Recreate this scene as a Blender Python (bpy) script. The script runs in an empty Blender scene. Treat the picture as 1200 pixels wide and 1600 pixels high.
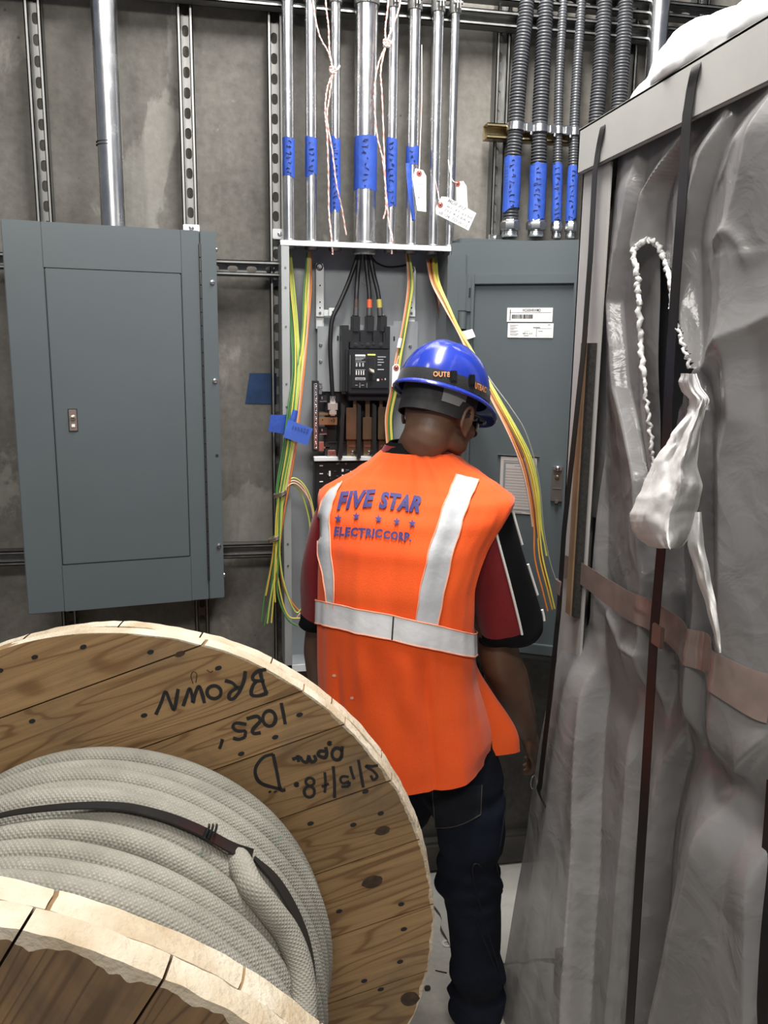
import bpy, bmesh, math, random
from mathutils import Vector, Matrix, noise
from mathutils.bvhtree import BVHTree
random.seed(7)
V = Vector
PI = math.pi
scene = bpy.context.scene
COL = scene.collection

# ------------------------------------------------------------------ camera
FPX = 1300.0                                   # focal length in pixels of a 1200 x 1600 frame
EZ = V((94, 6650, 1300)).normalized()          # world up seen from the camera
EX = V((6800, 159, -1300)); EX = (EX - EZ * EX.dot(EZ)).normalized()
EY = EZ.cross(EX)
CAMP = V((0, 0, 1.73))
RM = Matrix((EX, EY, EZ))
cd = bpy.data.cameras.new('camera')
cam = bpy.data.objects.new('camera', cd); COL.objects.link(cam)
cam.matrix_world = Matrix.Translation(CAMP) @ RM.to_4x4()
cd.sensor_fit = 'VERTICAL'; cd.sensor_height = 36.0; cd.lens = 36.0 * FPX / 1600.0
cd.clip_start = 0.02
scene.camera = cam

# ------------------------------------------------------------------ world, lamps, exposure
w = bpy.data.worlds.new('world'); scene.world = w; w.use_nodes = True
bg = w.node_tree.nodes['Background']; bg.inputs[0].default_value = (0.80, 0.86, 1.0, 1); bg.inputs[1].default_value = 0.17
scene.view_settings.view_transform = 'Standard'; scene.view_settings.look = 'None'
scene.view_settings.gamma = 1.0; scene.view_settings.exposure = 0.0
scene.view_settings.use_curve_mapping = False

def area(name, loc, target, sx, sy, power, col=(1, .97, .92)):
    l = bpy.data.lights.new(name, 'AREA'); l.shape = 'RECTANGLE'; l.size = sx; l.size_y = sy
    l.energy = power; l.color = col
    o = bpy.data.objects.new(name, l); COL.objects.link(o)
    o.location = loc
    d = V(target) - V(loc)
    o.rotation_euler = d.to_track_quat('-Z', 'Y').to_euler()
    return o
area('ceiling_or_fill_lamp', (.55, 1.66, 3.40), (.62, 1.85, 0), 0.25, 1.3, 100, (1, .98, .95))
area('ceiling_or_fill_lamp', (-.95, .7, 3.6), (-.7, 1.0, 0), 0.22, 1.3, 15, (1, .95, .88))
area('ceiling_or_fill_lamp', (-.15, -.9, 3.2), (.3, 1.2, 1.0), 1.3, 0.3, 50, (1, .96, .9))  # fill light added behind the camera, not a fitted ceiling lamp

# ------------------------------------------------------------------ helpers
def ray(x, y): return RM @ V((x - 600.0, 800.0 - y, -FPX))
def at(x, y, Y):
    d = ray(x, y); return CAMP + d * (Y / d.y)
def atx(x, y, X):
    d = ray(x, y); return CAMP + d * (X / d.x)
def atz(x, y, Z):
    d = ray(x, y); return CAMP + d * ((Z - 1.73) / d.z)
def pix(p):
    c = RM.transposed() @ (V(p) - CAMP)
    return (600 - FPX * c.x / c.z, 800 + FPX * c.y / c.z)
def lerp(a, b, t): return a + (b - a) * t
def sstep(a, b, x):
    t = min(1, max(0, (x - a) / (b - a))); return t * t * (3 - 2 * t)
def interp(tab, x):
    if x <= tab[0][0]: return tab[0][1:]
    for p, q in zip(tab, tab[1:]):
        if x <= q[0]:
            t = (x - p[0]) / (q[0] - p[0]); t = t * t * (3 - 2 * t) * .5 + t * .5
            return tuple(lerp(a, b, t) for a, b in zip(p[1:], q[1:]))
    return tab[-1][1:]
def catmull(pts, n=6):
    P = [V(p) for p in pts]
    if len(P) < 3: return [P[0].lerp(P[1], i / n) for i in range(n + 1)]
    out = []
    Q = [P[0] * 2 - P[1]] + P + [P[-1] * 2 - P[-2]]
    for i in range(1, len(Q) - 2):
        a, b, c, d = Q[i - 1:i + 3]
        for k in range(n):
            t = k / n
            out.append(.5 * ((2 * b) + (c - a) * t + (2 * a - 5 * b + 4 * c - d) * t * t + (3 * b - a - 3 * c + d) * t ** 3))
    out.append(P[-1]); return out
def inpoly(x, y, poly):
    c = False; j = len(poly) - 1
    for i in range(len(poly)):
        xi, yi = poly[i]; xj, yj = poly[j]
        if (yi > y) != (yj > y) and x < (xj - xi) * (y - yi) / (yj - yi) + xi: c = not c
        j = i
    return c
def segd(x, y, poly):
    best = 1e9; sg = 1
    for (ax, ay), (bx, by) in zip(poly, poly[1:]):
        dx, dy = bx - ax, by - ay; L = dx * dx + dy * dy
        t = max(0, min(1, ((x - ax) * dx + (y - ay) * dy) / L))
        d = math.hypot(x - ax - t * dx, y - ay - t * dy)
        if d < best: best = d; sg = 1 if dx * (y - ay) - dy * (x - ax) > 0 else -1
    return best, sg

def wm(o):
    m = o.matrix_basis.copy()
    while o.parent: o = o.parent; m = o.matrix_basis @ m
    return m

class MB:
    """collects shapes in world coordinates; build() links them as one mesh object"""
    def __init__(s): s.v = []; s.f = []; s.m = []; s.uv = {}
    def add(s, vs, fs, mi=0, uvs=None):
        b = len(s.v); s.v += [V(p) for p in vs]
        for k, f in enumerate(fs):
            if uvs: s.uv[len(s.f)] = uvs[k]
            s.f.append([b + i for i in f]); s.m.append(mi)
        return s
    def box(s, lo, hi, mi=0, bev=0.0, mat=None):
        lo, hi = V(lo), V(hi)
        lo, hi = V([min(a, b) for a, b in zip(lo, hi)]), V([max(a, b) for a, b in zip(lo, hi)])
        bm = bmesh.new(); bmesh.ops.create_cube(bm, size=1)
        d = hi - lo
        for v in bm.verts: v.co = V([lo[i] + (v.co[i] + .5) * d[i] for i in range(3)])
        if bev: bmesh.ops.bevel(bm, geom=bm.edges[:], offset=min(bev, min(d) * .45), segments=2, affect='EDGES')
        return s.bm(bm, mi, mat)
    def bm(s, bm, mi=0, mat=None):
        bm.verts.index_update()
        vs = [(mat @ v.co) if mat else v.co.copy() for v in bm.verts]; fs = [[v.index for v in f.verts] for f in bm.faces]
        bm.free(); return s.add(vs, fs, mi)
    def tube(s, pts, r, seg=10, mi=0, caps=True, closed=False, uvl=1.0, flat=None):
        P = [V(p) for p in pts]; n = len(P)
        R = r if isinstance(r, (list, tuple)) else [r] * n
        T = []
        for i in range(n):
            a = P[(i - 1) % n] if closed or i > 0 else P[i]; b = P[(i + 1) % n] if closed or i < n - 1 else P[i]
            t = b - a; T.append(t.normalized() if t.length > 1e-9 else V((0, 0, 1)))
        u = T[0].cross(V((0.13, .31, .94)));
        if u.length < .1: u = T[0].cross(V((1, 0, 0)))
        u.normalize(); vs = []; L = 0; Ls = []
        for i in range(n):
            u = (u - T[i] * u.dot(T[i])).normalized(); wv = T[i].cross(u)
            if i: L += (P[i] - P[i - 1]).length
            Ls.append(L)
            for k in range(seg):
                a = 2 * PI * k / seg
                vs.append(P[i] + (u * math.cos(a) + wv * math.sin(a)) * R[i])
        fs = []; uvs = []
        for i in range(n if closed else n - 1):
            j = (i + 1) % n
            for k in range(seg):
                l = (k + 1) % seg
                fs.append([i * seg + k, i * seg + l, j * seg + l, j * seg + k])
                L1 = Ls[j] if j else L + .01
                uvs.append([(Ls[i] * uvl, k / seg), (Ls[i] * uvl, (k + 1) / seg), (L1 * uvl, (k + 1) / seg), (L1 * uvl, k / seg)])
        if caps and not closed:
            fs.append(list(range(seg))[::-1]); uvs.append([(0, 0)] * seg)
            fs.append([(n - 1) * seg + k for k in range(seg)]); uvs.append([(0, 0)] * seg)
        return s.add(vs, fs, mi, uvs)
    def lathe(s, base, axis, prof, seg=24, mi=0):
        axis = V(axis).normalized(); u = axis.orthogonal().normalized(); wv = axis.cross(u); base = V(base); vs = []; fs = []
        for (r, h) in prof:
            for k in range(seg):
                a = 2 * PI * k / seg
                vs.append(base + axis * h + (u * math.cos(a) + wv * math.sin(a)) * r)
        for i in range(len(prof) - 1):
            for k in range(seg):
                l = (k + 1) % seg; fs.append([i * seg + k, i * seg + l, (i + 1) * seg + l, (i + 1) * seg + k])
        fs.append(list(range(seg))[::-1]); fs.append([(len(prof) - 1) * seg + k for k in range(seg)])
        return s.add(vs, fs, mi)
    def prism(s, poly, thick, mi=0):
        """poly: coplanar points, extruded by the vector thick"""
        t = V(thick); P = [V(p) for p in poly]; n = len(P)
        vs = P + [p + t for p in P]
        fs = [list(range(n))[::-1], list(range(n, 2 * n))] + [[i, (i + 1) % n, n + (i + 1) % n, n + i] for i in range(n)]
        return s.add(vs, fs, mi)
    def grid(s, rows, mi=0, skip=None):
        nr, nc = len(rows), len(rows[0]); vs = [p for r in rows for p in r]
        fs = []
        for i in range(nr - 1):
            for j in range(nc - 1):
                if skip and skip(i, j): continue
                fs.append([i * nc + j, i * nc + j + 1, (i + 1) * nc + j + 1, (i + 1) * nc + j])
        return s.add(vs, fs, mi)
    def ball(s, c, r, mi=0, sub=2, sc=(1, 1, 1), mat=None):
        bm = bmesh.new(); bmesh.ops.create_icosphere(bm, subdivisions=sub, radius=1)
        for v in bm.verts:
            q = V((v.co.x * r * sc[0], v.co.y * r * sc[1], v.co.z * r * sc[2]))
            v.co = (mat @ q if mat else q) + V(c)
        return s.bm(bm, mi)
    def build(s, name, mats, parent=None, loc=None, smooth=35, solid=0, fix=True, frame=None):
        me = bpy.data.meshes.new(name); o = bpy.data.objects.new(name, me); COL.objects.link(o)
        if parent is not None:
            o.parent = parent
            inv = wm(parent).inverted()
        else: inv = Matrix()
        if loc is not None:
            o.location = inv @ V(loc); inv = Matrix.Translation(-o.location) @ inv
        if frame is not None:
            o.matrix_basis = inv @ frame; inv = frame.inverted()
        me.from_pydata([inv @ p for p in s.v], [], s.f)
        for m in (mats if isinstance(mats, (list, tuple)) else [mats]): me.materials.append(m)
        me.polygons.foreach_set('material_index', s.m)
        if s.uv:
            ul = me.uv_layers.new(name='uv')
            for pi, uvs in s.uv.items():
                p = me.polygons[pi]
                for li, uv in zip(p.loop_indices, uvs): ul.data[li].uv = uv
        if fix:
            bm = bmesh.new(); bm.from_mesh(me); bmesh.ops.recalc_face_normals(bm, faces=bm.faces); bm.to_mesh(me); bm.free()
        if solid:
            bm = bmesh.new(); bm.from_mesh(me); bmesh.ops.solidify(bm, geom=bm.faces[:], thickness=solid); bm.to_mesh(me); bm.free()
        me.update()
        if smooth:
            me.polygons.foreach_set('use_smooth', [True] * len(me.polygons))
            me.set_sharp_from_angle(angle=math.radians(smooth))
        return o

def tag(o, label=None, cat=None, group=None, kind=None):
    if label: o['label'] = label
    if cat: o['category'] = cat
    if group: o['group'] = group
    if kind: o['kind'] = kind
    return o
def thing(name, label, cat, loc=(0, 0, 0), group=None):
    o = bpy.data.objects.new(name, None); COL.objects.link(o); o.location = loc; o.empty_display_size = .05
    return tag(o, label, cat, group)
def remesh(mb, voxel, smooth_it=6, smooth_f=.5):
    """one continuous surface out of overlapping shapes"""
    me = bpy.data.meshes.new('tmp'); me.from_pydata(mb.v, [], mb.f)
    o = bpy.data.objects.new('tmp', me); COL.objects.link(o)
    bm = bmesh.new(); bm.from_mesh(me); bmesh.ops.recalc_face_normals(bm, faces=bm.faces); bm.to_mesh(me); bm.free()
    r = o.modifiers.new('r', 'REMESH'); r.mode = 'VOXEL'; r.voxel_size = voxel
    sm = o.modifiers.new('s', 'SMOOTH'); sm.iterations = smooth_it; sm.factor = smooth_f
    dg = bpy.context.evaluated_depsgraph_get(); dg.update()
    ev = o.evaluated_get(dg); m2 = ev.to_mesh()
    out = MB(); out.add([v.co.copy() for v in m2.vertices], [list(p.vertices) for p in m2.polygons])
    nor = [v.normal.copy() for v in m2.vertices]
    ev.to_mesh_clear(); bpy.data.objects.remove(o); bpy.data.meshes.remove(me)
    return out, nor
def text_mesh(body, size=1.0, bold=0.0, shear=0.0, res=4):
    c = bpy.data.curves.new('t', 'FONT'); c.body = body; c.size = size; c.offset = bold; c.shear = shear; c.resolution_u = res; c.space_character = 1 + bold * 2.2
    o = bpy.data.objects.new('t', c); COL.objects.link(o)
    dg = bpy.context.evaluated_depsgraph_get(); dg.update()
    ev = o.evaluated_get(dg); m = ev.to_mesh()
    bm = bmesh.new(); bm.from_mesh(m); ev.to_mesh_clear(); bpy.data.objects.remove(o); bpy.data.curves.remove(c)
    bmesh.ops.remove_doubles(bm, verts=bm.verts, dist=1e-5)
    bmesh.ops.triangulate(bm, faces=bm.faces)
    return bm
def bm_norm(bm):
    xs = [v.co.x for v in bm.verts]; ys = [v.co.y for v in bm.verts]
    return min(xs), max(xs), min(ys), max(ys)

# ------------------------------------------------------------------ materials
def nodes(name):
    m = bpy.data.materials.new(name); m.use_nodes = True; nt = m.node_tree
    return m, nt, nt.nodes['Principled BSDF']
def N(nt, t, **kw):
    n = nt.nodes.new(t)
    for k, v in kw.items():
        if k in n.inputs.keys(): n.inputs[k].default_value = v
        else: setattr(n, k, v)
    return n
def coord(nt, kind='Object', scale=(1, 1, 1), rot=(0, 0, 0)):
    t = nt.nodes.new('ShaderNodeTexCoord'); mp = nt.nodes.new('ShaderNodeMapping')
    mp.inputs['Scale'].default_value = scale; mp.inputs['Rotation'].default_value = rot
    nt.links.new(t.outputs[kind], mp.inputs[0]); return mp.outputs[0]
def ramp(nt, src, stops):
    r = nt.nodes.new('ShaderNodeValToRGB'); e = r.color_ramp.elements
    while len(e) < len(stops): e.new(.5)
    for el, (p, c) in zip(e, stops): el.position = p; el.color = (*c, 1) if len(c) == 3 else c
    nt.links.new(src, r.inputs[0]); return r.outputs[0]
def noise_n(nt, vec, scale, detail=4, rough=.55, dist=0):
    n = nt.nodes.new('ShaderNodeTexNoise'); n.inputs['Scale'].default_value = scale; n.inputs['Detail'].default_value = detail
    n.inputs['Roughness'].default_value = rough; n.inputs['Distortion'].default_value = dist
    nt.links.new(vec, n.inputs['Vector']); return n.outputs[0]
def mix(nt, fac, a, b, mode='MIX'):
    m = nt.nodes.new('ShaderNodeMix'); m.data_type = 'RGBA'; m.blend_type = mode
    for i, s in ((0, fac), (6, a), (7, b)):
        if hasattr(s, 'links'): nt.links.new(s, m.inputs[i])
        elif isinstance(s, (int, float)): m.inputs[i].default_value = s
        else: m.inputs[i].default_value = (*s, 1)
    return m.outputs[2]
def bump(nt, bs, h, strength, dist=.01):
    b = nt.nodes.new('ShaderNodeBump'); b.inputs['Strength'].default_value = strength; b.inputs['Distance'].default_value = dist
    nt.links.new(h, b.inputs['Height']); nt.links.new(b.outputs[0], bs.inputs['Normal']); return b
def mat(name, col, rough=.5, metal=0, var=.0, vscale=8, vcol=None, bstr=0, bscale=60, bdist=.002, stretch=(1, 1, 1), spec=None, sheen=0, coat=0):
    m, nt, bs = nodes(name)
    bs.inputs['Roughness'].default_value = rough; bs.inputs['Metallic'].default_value = metal
    if spec is not None: bs.inputs['Specular IOR Level'].default_value = spec
    if sheen: bs.inputs['Sheen Weight'].default_value = sheen; bs.inputs['Sheen Roughness'].default_value = .5
    if coat: bs.inputs['Coat Weight'].default_value = coat; bs.inputs['Coat Roughness'].default_value = .1
    bs.inputs['Base Color'].default_value = (*col, 1)
    vec = coord(nt, 'Object', stretch)
    n = noise_n(nt, vec, vscale, 5)
    c2 = vcol or tuple(c * (1 - var) for c in col)
    if var or vcol:
        f = ramp(nt, n, [(.38, (0, 0, 0)), (.66, (1, 1, 1))])
        nt.links.new(mix(nt, f, col, c2), bs.inputs['Base Color'])
        r = nt.nodes.new('ShaderNodeMapRange'); r.inputs[3].default_value = rough * .85; r.inputs[4].default_value = min(1, rough * 1.2)
        nt.links.new(n, r.inputs[0]); nt.links.new(r.outputs[0], bs.inputs['Roughness'])
    if bstr: bump(nt, bs, noise_n(nt, vec, bscale, 3), bstr, bdist)
    return m

def make_concrete():
    m, nt, bs = nodes('raw concrete'); vec = coord(nt)
    big = noise_n(nt, vec, 1.1, 6, .6, .4); med = noise_n(nt, vec, 4.5, 6, .6, .8); fine = noise_n(nt, vec, 45, 4, .6)
    c = ramp(nt, big, [(.32, (.048, .042, .034)), (.48, (.108, .097, .080)), (.66, (.205, .190, .165))])
    c = mix(nt, .55, c, ramp(nt, med, [(.3, (.07, .063, .053)), (.5, (.130, .120, .104)), (.72, (.225, .213, .19))]))
    # pale skim patches with their own ragged outline
    pv = coord(nt, 'Object', (1.6, 1, 1.1)); pn = noise_n(nt, pv, 1.7, 9, .62, .5)
    c = mix(nt, ramp(nt, pn, [(.60, (0, 0, 0)), (.63, (.55, .55, .55))]), c, (.33, .315, .28))
    # dark run-down stains
    sv = coord(nt, 'Object', (5, 1, .7)); sn = noise_n(nt, sv, 1.6, 5, .6)
    c = mix(nt, ramp(nt, sn, [(.53, (0, 0, 0)), (.72, (.75, .75, .75))]), c, (.045, .04, .033))
    # pits
    vo = nt.nodes.new('ShaderNodeTexVoronoi'); vo.inputs['Scale'].default_value = 26; nt.links.new(vec, vo.inputs[0])
    pit = ramp(nt, vo.outputs['Distance'], [(.05, (1, 1, 1)), (.12, (0, 0, 0))])
    pit2 = mix(nt, 1.0, pit, ramp(nt, med, [(.5, (0, 0, 0)), (.58, (1, 1, 1))]), 'MULTIPLY')
    c = mix(nt, pit2, c, (.04, .037, .033))
    c = mix(nt, .25, c, ramp(nt, fine, [(.3, (.08, .075, .07)), (.7, (.25, .24, .22))]))
    nt.links.new(c, bs.inputs['Base Color']); bs.inputs['Roughness'].default_value = .72
    bump(nt, bs, fine, .25, .004); return m
def make_floor():
    m, nt, bs = nodes('floor slab'); vec = coord(nt)
    a = noise_n(nt, vec, 3, 6, .6); b = noise_n(nt, vec, 60, 3)
    c = mix(nt, .3, ramp(nt, a, [(.3, (.50, .46, .40)), (.7, (.70, .66, .58))]), ramp(nt, b, [(.3, (.35, .33, .3)), (.7, (.6, .58, .55))]))
    nt.links.new(c, bs.inputs['Base Color']); bs.inputs['Roughness'].default_value = .75; bump(nt, bs, b, .15, .003); return m
def make_wood(name, light, dark, worn, seam_axis='v'):
    """planks along local X, grain by stretched noise, every plank its own tone"""
    m, nt, bs = nodes(name)
    geo = nt.nodes.new('ShaderNodeNewGeometry')
    vec0 = coord(nt)
    sh = nt.nodes.new('ShaderNodeVectorMath'); sh.operation = 'MULTIPLY_ADD'
    nt.links.new(vec0, sh.inputs[0]); sh.inputs[1].default_value = (1, 1, 1)
    rv = nt.nodes.new('ShaderNodeVectorMath'); rv.operation = 'SCALE'; rv.inputs[0].default_value = (7.3, 3.1, 5.7)
    nt.links.new(geo.outputs['Random Per Island'], rv.inputs['Scale']); nt.links.new(rv.outputs[0], sh.inputs[2])
    mp = nt.nodes.new('ShaderNodeMapping'); mp.inputs['Scale'].default_value = (.9, 7, 3); nt.links.new(sh.outputs[0], mp.inputs[0])
    fld = noise_n(nt, mp.outputs[0], 1.5, 2, .45, .35)
    # cathedral grain: rings of a stretched field
    mu = nt.nodes.new('ShaderNodeMath'); mu.operation = 'MULTIPLY'; mu.inputs[1].default_value = 85; nt.links.new(fld, mu.inputs[0])
    si = nt.nodes.new('ShaderNodeMath'); si.operation = 'SINE'; nt.links.new(mu.outputs[0], si.inputs[0])
    ring = ramp(nt, si.outputs[0], [(.0, (0, 0, 0)), (.75, (.25, .25, .25)), (1, (1, 1, 1))])
    mp2 = nt.nodes.new('ShaderNodeMapping'); mp2.inputs['Scale'].default_value = (3, 110, 60); nt.links.new(sh.outputs[0], mp2.inputs[0])
    fib = noise_n(nt, mp2.outputs[0], 1, 4, .6)
    c = mix(nt, .0, light, light)
    c = mix(nt, ring, light, dark)
    c = mix(nt, ramp(nt, fib, [(.35, (0, 0, 0)), (.75, (.5, .5, .5))]), c, tuple(x * .55 for x in dark))
    stn = noise_n(nt, vec0, 5, 5, .6, .5)
    c = mix(nt, ramp(nt, stn, [(.52, (0, 0, 0)), (.72, (.7, .7, .7))]), c, worn)
    hs = nt.nodes.new('ShaderNodeHueSaturation'); mr = nt.nodes.new('ShaderNodeMapRange'); mr.inputs[3].default_value = .75; mr.inputs[4].default_value = 1.15
    nt.links.new(geo.outputs['Random Per Island'], mr.inputs[0]); nt.links.new(mr.outputs[0], hs.inputs['Value']); nt.links.new(c, hs.inputs['Color'])
    nt.links.new(hs.outputs[0], bs.inputs['Base Color']); bs.inputs['Roughness'].default_value = .62
    bump(nt, bs, fib, .25, .003); return m
def make_galv(name, col, rough=.3):
    m, nt, bs = nodes(name); vec = coord(nt, 'Object', (1, 1, .5))
    n = noise_n(nt, vec, 28, 4, .6)
    nt.links.new(ramp(nt, n, [(.3, tuple(c * .72 for c in col)), (.7, col)]), bs.inputs['Base Color'])
    bs.inputs['Metallic'].default_value = 1
    mr = nt.nodes.new('ShaderNodeMapRange'); mr.inputs[3].default_value = rough * .8; mr.inputs[4].default_value = rough * 1.35
    nt.links.new(n, mr.inputs[0]); nt.links.new(mr.outputs[0], bs.inputs['Roughness']); return m
def make_braid():
    m, nt, bs = nodes('braided cable jacket'); uv = coord(nt, 'UV', (1, 1, 1))
    def wave(rot, sc):
        mp = nt.nodes.new('ShaderNodeMapping'); mp.inputs['Rotation'].default_value = (0, 0, rot); nt.links.new(uv, mp.inputs[0])
        wv = nt.nodes.new('ShaderNodeTexWave'); wv.inputs['Scale'].default_value = sc; wv.inputs['Distortion'].default_value = .6; wv.inputs['Detail'].default_value = 1
        nt.links.new(mp.outputs[0], wv.inputs[0]); return wv.outputs[1]
    w1, w2 = wave(.62, 8.5), wave(-.62, 8.5)
    b = mix(nt, 1, w1, w2, 'MULTIPLY')
    vec = coord(nt); n = noise_n(nt, vec, 7, 5, .6); f = noise_n(nt, vec, 190, 3, .6)
    c = ramp(nt, n, [(.3, (.19, .18, .15)), (.52, (.29, .275, .232)), (.72, (.39, .37, .32))])
    c = mix(nt, ramp(nt, b, [(.0, (.45, .45, .45)), (.35, (0, 0, 0))]), c, (.17, .16, .13))
    c = mix(nt, ramp(nt, f, [(.35, (.4, .4, .4)), (.6, (0, 0, 0))]), c, (.2, .19, .16))
    g = noise_n(nt, vec, 34, 2, .5)
    c = mix(nt, ramp(nt, g, [(.70, (0, 0, 0)), (.74, (.6, .6, .6))]), c, (.09, .17, .10))
    nt.links.new(c, bs.inputs['Base Color']); bs.inputs['Roughness'].default_value = .9
    h = mix(nt, .5, b, f); bump(nt, bs, h, .6, .004); return m
def make_plastic(name, col, alpha=.25, rough=.28):
    m, nt, bs = nodes(name); vec = coord(nt)
    n = noise_n(nt, vec, 3, 4, .5); 
    nt.links.new(ramp(nt, n, [(.3, tuple(c * .85 for c in col)), (.7, col)]), bs.inputs['Base Color'])
    bs.inputs['Roughness'].default_value = rough; bs.inputs['Specular IOR Level'].default_value = .6
    tr = nt.nodes.new('ShaderNodeBsdfTransparent'); tl = nt.nodes.new('ShaderNodeBsdfTranslucent'); tl.inputs[0].default_value = (*col, 1)
    m1 = nt.nodes.new('ShaderNodeMixShader'); m1.inputs[0].default_value = .22
    nt.links.new(bs.outputs[0], m1.inputs[1]); nt.links.new(tl.outputs[0], m1.inputs[2])
    m2 = nt.nodes.new('ShaderNodeMixShader'); m2.inputs[0].default_value = alpha
    nt.links.new(m1.outputs[0], m2.inputs[1]); nt.links.new(tr.outputs[0], m2.inputs[2])
    nt.links.new(m2.outputs[0], nt.nodes['Material Output'].inputs[0])
    dv = nt.nodes.new('ShaderNodeMix'); dv.data_type = 'VECTOR'; dv.inputs[0].default_value = .25
    nz = nt.nodes.new('ShaderNodeTexNoise'); nz.inputs['Scale'].default_value = 4; nt.links.new(vec, nz.inputs['Vector'])
    nt.links.new(coord(nt, 'Object', (1, 1, .42)), dv.inputs[4]); nt.links.new(nz.outputs[1], dv.inputs[5])
    vo = nt.nodes.new('ShaderNodeTexVoronoi'); vo.feature = 'F1'; vo.inputs['Scale'].default_value = 9; nt.links.new(dv.outputs[1], vo.inputs[0])
    h = mix(nt, .35, vo.outputs['Distance'], noise_n(nt, vec, 14, 4, .5, .6))
    bump(nt, bs, h, .55, .022); return m
def make_fabric(name, col, col2, scale=420, bs_=.25, rough=.85, crease=.3, sheen=.15, spec=.25):
    m, nt, bs = nodes(name); vec = coord(nt)
    a = noise_n(nt, vec, 9, 4, .5); wv = noise_n(nt, vec, scale, 2, .5)
    c = mix(nt, ramp(nt, a, [(.35, (0, 0, 0)), (.7, (1, 1, 1))]), col, col2)
    c = mix(nt, ramp(nt, wv, [(.3, (.25, .25, .25)), (.6, (0, 0, 0))]), c, tuple(x * .6 for x in col))
    nt.links.new(c, bs.inputs['Base Color']); bs.inputs['Roughness'].default_value = rough; bs.inputs['Specular IOR Level'].default_value = spec
    bs.inputs['Sheen Weight'].default_value = sheen
    h = mix(nt, crease, wv, noise_n(nt, vec, 16, 3, .5, .5)); bump(nt, bs, h, bs_, .006); return m

CONCRETE = make_concrete(); FLOOR = make_floor()
WOOD = make_wood('reel flange boards', (.335, .208, .092), (.19, .100, .038), (.15, .105, .066))
WOODD = make_wood('weathered outer boards', (.23, .13, .055), (.115, .058, .021), (.06, .042, .028))
RIM = mat('raw sawn rim', (.57, .505, .395), .9, vcol=(.40, .31, .20), vscale=9, bstr=.6, bscale=90, bdist=.007)
GALV = make_galv('galvanised steel', (.72, .73, .74), .30)
GALVD = make_galv('dull galvanised strut', (.34, .34, .33), .40)
EMT = make_galv('bright conduit', (.90, .91, .92), .24)
ZINC = mat('bright zinc', (.78, .79, .80), .25, 1, var=.25, vscale=30)
GOLD = mat('yellow zinc strut', (.62, .50, .28), .35, 1, var=.4, vscale=20)
GREY = mat('grey enamel', (.090, .109, .116), .42, var=.10, vscale=2.5, bstr=.06, bscale=500, bdist=.0006)
GREYIN = mat('light grey inner steel', (.36, .385, .40), .42, .35, var=.14, vscale=5)
WHITE = mat('white lip', (.74, .77, .77), .4, .1, var=.1)
BLACKP = mat('black moulded plastic', (.014, .0145, .016), .4, var=.3, vscale=20)
BLACKR = mat('black cable rubber', (.012, .012, .013), .48, var=.3, vscale=20)
FLANGE = mat('dull zinc flange', (.40, .42, .42), .45, .3, var=.15)
FLEX = mat('dark flexible conduit jacket', (.050, .052, .057), .40, var=.25, vscale=30)
SEAM = mat('dark seam', (.012, .013, .014), .8)
BLUE = mat('blue masking tape', (.022, .075, .40), .62, var=.22, vscale=18, bstr=.3, bscale=70, bdist=.003)
INK = mat('black marker ink', (.010, .010, .011), .6)
INKB = mat('dark blue pen ink', (.008, .015, .07), .6)
COPPER = mat('tinned copper bus', (.36, .27, .17), .33, .9, var=.3, vscale=12)
BRASS = mat('brass bar', (.50, .40, .23), .3, .9, var=.2)
PAPER = mat('paper', (.80, .79, .75), .8, var=.08, vscale=20)
PAPERW = mat('white card tag', (.86, .85, .82), .7, var=.06)
PRINT = mat('grey print', (.20, .21, .22), .8)
REDE = mat('red reinforced eyelet', (.30, .07, .05), .7)
STRING = mat('pink white twisted twine', (.80, .55, .50), .85, vcol=(.85, .80, .76), vscale=120)

# ------------------------------------------------------------------ structure
WY = 2.486                                       # wall plane
mb = MB(); mb.box((-2.6, WY, 0), (3.2, WY + .2, 4.2)); tag(mb.build('wall_back', CONCRETE), 'bare grey-brown concrete wall with stains and skim patches behind the panels', 'wall', kind='structure')
mb = MB(); mb.box((-2.6, -2.6, -.1), (3.2, WY, 0)); tag(mb.build('floor', FLOOR), 'pale dusty concrete floor slab', 'floor', kind='structure')
mb = MB(); mb.box((-2.6, WY - .05, 0), (3.2, WY, .11), bev=.01); tag(mb.build('baseboard_back', mat('concrete curb', (.10, .092, .08), .8, var=.4, vscale=6)), 'low dark concrete curb along the foot of the wall', 'curb', kind='structure')

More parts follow.
